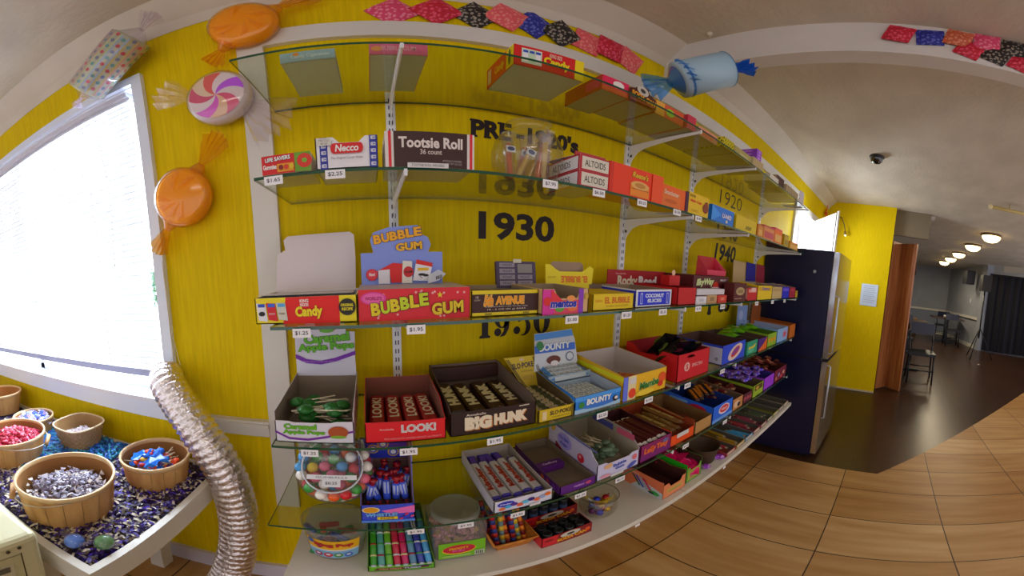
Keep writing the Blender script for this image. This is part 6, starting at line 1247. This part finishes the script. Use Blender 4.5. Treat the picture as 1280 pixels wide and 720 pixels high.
def dchair(x, y, rot, lb):
    r = thing('dining_chair', lb, 'chair', (x, y, FL), (0, 0, rot)); mb = MB(); mb.box(-.2, .2, -.2, .2, .43, .47, DK); mb.build('seat', r); mb = MB(); mb.prism([(-.2, .2, .72), (.2, .2, .72), (.19, .24, .9), (-.19, .24, .9)], (0, .025, 0), m('1c2440', .4)); mb.build('backrest', r)
    for sx in (-1, 1):
        mb = MB(); mb.tube([(sx * .19, -.19, 0), (sx * .18, -.17, .44)], .014, DK, 8); mb.build('leg', r); mb = MB(); mb.tube([(sx * .2, .22, 0), (sx * .18, .18, .45), (sx * .19, .215, .75)], .014, DK, 8); mb.build('leg', r)
    for yy in (-.18, .2): mb = MB(); mb.tube([(-.19, yy, .2), (.19, yy, .2)], .01, DK, 6); mb.build('stretcher', r)
dchair(5.12, -.55, -1.57, 'dark metal chair nearest the wooden door'); dchair(9.35, -1.8, -1.57, 'dark chair tucked at the far dining table'); dchair(10.85, -1.7, 1.57, 'dark chair on the far side of the far table'); dchair(6.7, -.3, -1.5, 'dark chair between the near and middle tables')
mb = MB(); mb.prism([(0, 0, 0), (.25, .02, 0), (.24, .3, 0), (-.01, .28, 0)], (0, 0, .002), 'e0d4b8'); tag(mb.build('menu_sheet', None, (5.5, -.72, FL + .751)), 'cream paper sheet at the edge of the near dining table', 'paper')
mb = MB()
for i in range(8): mb.prism([(J(.1), J(.15), .005 * i), (.12 + J(.05), J(.1), .008 * i), (.1, .12, .01 * i), (-.1, .1, .006 * i)], (0, 0, .004), 'ddd4cc')
tag(mb.build('napkin_pile', None, (10.1, -1.75, FL + .752)), 'crumpled white napkins on the far dining table', 'napkins')
mb = MB(); mb.lathe([(.001, 0), (.035, 0), (.035, .14), (.012, .19), (.012, .25)], m('3a1c10', .3), 12); tag(mb.build('bottle', None, (5.55, -.32, FL + .751)), 'dark bottle on the near dining table by the door', 'bottle')
mb = MB(); mb.tube([(0, 0, 0), (0, 0, .5)], .16, '6a5a48', 10)
for i in range(24): mb.ball((J(.14), J(.14), .1 + random.random() * .5), random.uniform(.03, .07), random.choice(['6a5a48', 'b8884a', '8a8478']), 6)
tag(mb.build('dried_plant', None, (10.9, -.75, FL)), 'dried brown and grey plant against the far grey wall', 'plant')
mb = MB(); mb.box(-.15, .15, -.13, .13, -.2, .2, m('12121a', .5)); mb.box(-.152, -.15, -.11, .11, -.17, .17, '24242c'); r = tag(mb.build('wall_speaker', None, (9.5, -2.12, .68), (0, 0, .2)), 'black speaker box hung on the grey side wall', 'speaker')
r = thing('speaker_stand', 'black speaker on tripod stand beside the dark curtain', 'speaker', (7.6, -2.12, FL))
mb = MB(); mb.box(-.13, .13, -.11, .11, 1.62, 2.0, m('15100e', .5)); mb.build('cabinet', r); mb = MB(); mb.tube([(0, 0, .5), (0, 0, 1.62)], .018, DK, 8); mb.build('pole', r)
for k_ in range(3): t = 2 * math.pi * k_ / 3 + .4; mb = MB(); mb.tube([(0, 0, .75), (.38 * math.cos(t), .38 * math.sin(t), .01)], .013, DK, 8); mb.build('leg', r)
mb = MB(); CUR = m('04061c', .7)
P = []
for i in range(41): s_ = i / 40; P.append((8.95 - 1.2 * s_ + .04 * math.sin(i * 1.9), -2.6 - 2.35 * s_, 0))
for i in range(40): mb.face([(P[i][0], P[i][1], FL + .02), (P[i + 1][0], P[i + 1][1], FL + .02), (P[i + 1][0], P[i + 1][1], .8), (P[i][0], P[i][1], .8)], CUR, True)
mb.v = list(mb.v); mb.tube([(8.95, -2.6, .82), (7.75, -4.95, .82)], .02, BLK, 8)
tag(mb.build('stage_curtain'), 'black-blue pleated curtain closing off the dark room', 'curtain')
mb = MB(); mb.box(0, .012, -.035, .035, 0, .12, 'dcdcdc'); tag(mb.build('light_switch', None, (9.9, -2.36, -.05), (0, 0, 0)), 'white light switch plate on the grey side wall', 'switch')
mb = MB(); mb.box(-.04, .04, -.02, .02, 0, .004, 'c8b8a8'); tag(mb.build('paper_scrap', None, (6.9, -2.0, FL)), 'pale scrap of paper on the dark wood floor', 'paper')

# ------------------------------------------------------------------ lights
def area(name, loc, rot, sx, sy, power, col):
    d_ = bpy.data.lights.new(name, 'AREA'); d_.shape = 'RECTANGLE'; d_.size = sx; d_.size_y = sy; d_.energy = power; d_.color = col
    o = bpy.data.objects.new(name, d_); C.objects.link(o); o.location = (loc[0], loc[1], loc[2] + ZC); o.rotation_euler = rot; return o
area('window_daylight', (-1.62, 1.18, .15), (-math.pi / 2, 0, 0), 1.7, 1.15, 125, (.80, .9, 1))
area('window_daylight_small', (3.35, 1.2, .4), (-math.pi / 2, 0, 0), .8, .5, 22, (.9, .95, 1))
for x_ in (-.2, 2.2): area('shop_fill_light', (x_, -1.3, CEIL - .02), (0, 0, 0), 1.2, .3, 9, (1, .95, .86))  # added fill under the unseen shop ceiling, brightens the shelves; no fixture modelled
for x_ in (4.95, 6.15, 7.5, 8.6, 9.7): area('dome_lamp_light', (x_, -1.37, CEIL - .15), (0, 0, 0), .2, .2, 11, (1, .85, .6))
w_ = bpy.data.worlds.new('world'); bpy.context.scene.world = w_; w_.use_nodes = True
w_.node_tree.nodes['Background'].inputs[0].default_value = (.95, .93, 1.0, 1); w_.node_tree.nodes['Background'].inputs[1].default_value = 1.08

# ------------------------------------------------------------------ camera (full-sphere camera, cropped)
F = 416.05; CY = 18.65; yaw, pit, rol = .428077, .129185, .019882
cam = bpy.data.cameras.new('camera'); co = bpy.data.objects.new('camera', cam); C.objects.link(co)
cam.type = 'PANO'
tgt = cam if hasattr(cam, 'panorama_type') else cam.cycles
tgt.panorama_type = 'EQUIRECTANGULAR'
tgt.longitude_min = -640 / F; tgt.longitude_max = 640 / F
tgt.latitude_max = (360 + CY) / F; tgt.latitude_min = -(360 - CY) / F
def rot3(y, p, r):
    cy, sy, cp, sp_, cr_, sr = math.cos(y), math.sin(y), math.cos(p), math.sin(p), math.cos(r), math.sin(r)
    return Matrix(((cy, 0, sy), (0, 1, 0), (-sy, 0, cy))) @ Matrix(((1, 0, 0), (0, cp, -sp_), (0, sp_, cp))) @ Matrix(((cr_, -sr, 0), (sr, cr_, 0), (0, 0, 1)))
R = rot3(yaw, pit, rol)
sw_ = lambda c: Vector((R[0][c], R[2][c], R[1][c]))
right, up, fwd = sw_(0), sw_(1), sw_(2)
M4 = Matrix(((right.x, up.x, -fwd.x, 0), (right.y, up.y, -fwd.y, 0), (right.z, up.z, -fwd.z, ZC), (0, 0, 0, 1)))
co.matrix_world = M4
cam.clip_start = .02
bpy.context.scene.camera = co
v = bpy.context.scene.view_settings; v.view_transform = 'Standard'; v.look = 'None'; v.exposure = .08; v.gamma = 1; v.use_curve_mapping = False
bpy.context.scene.cycles.transparent_max_bounces = 24
bpy.context.scene.cycles.max_bounces = 8
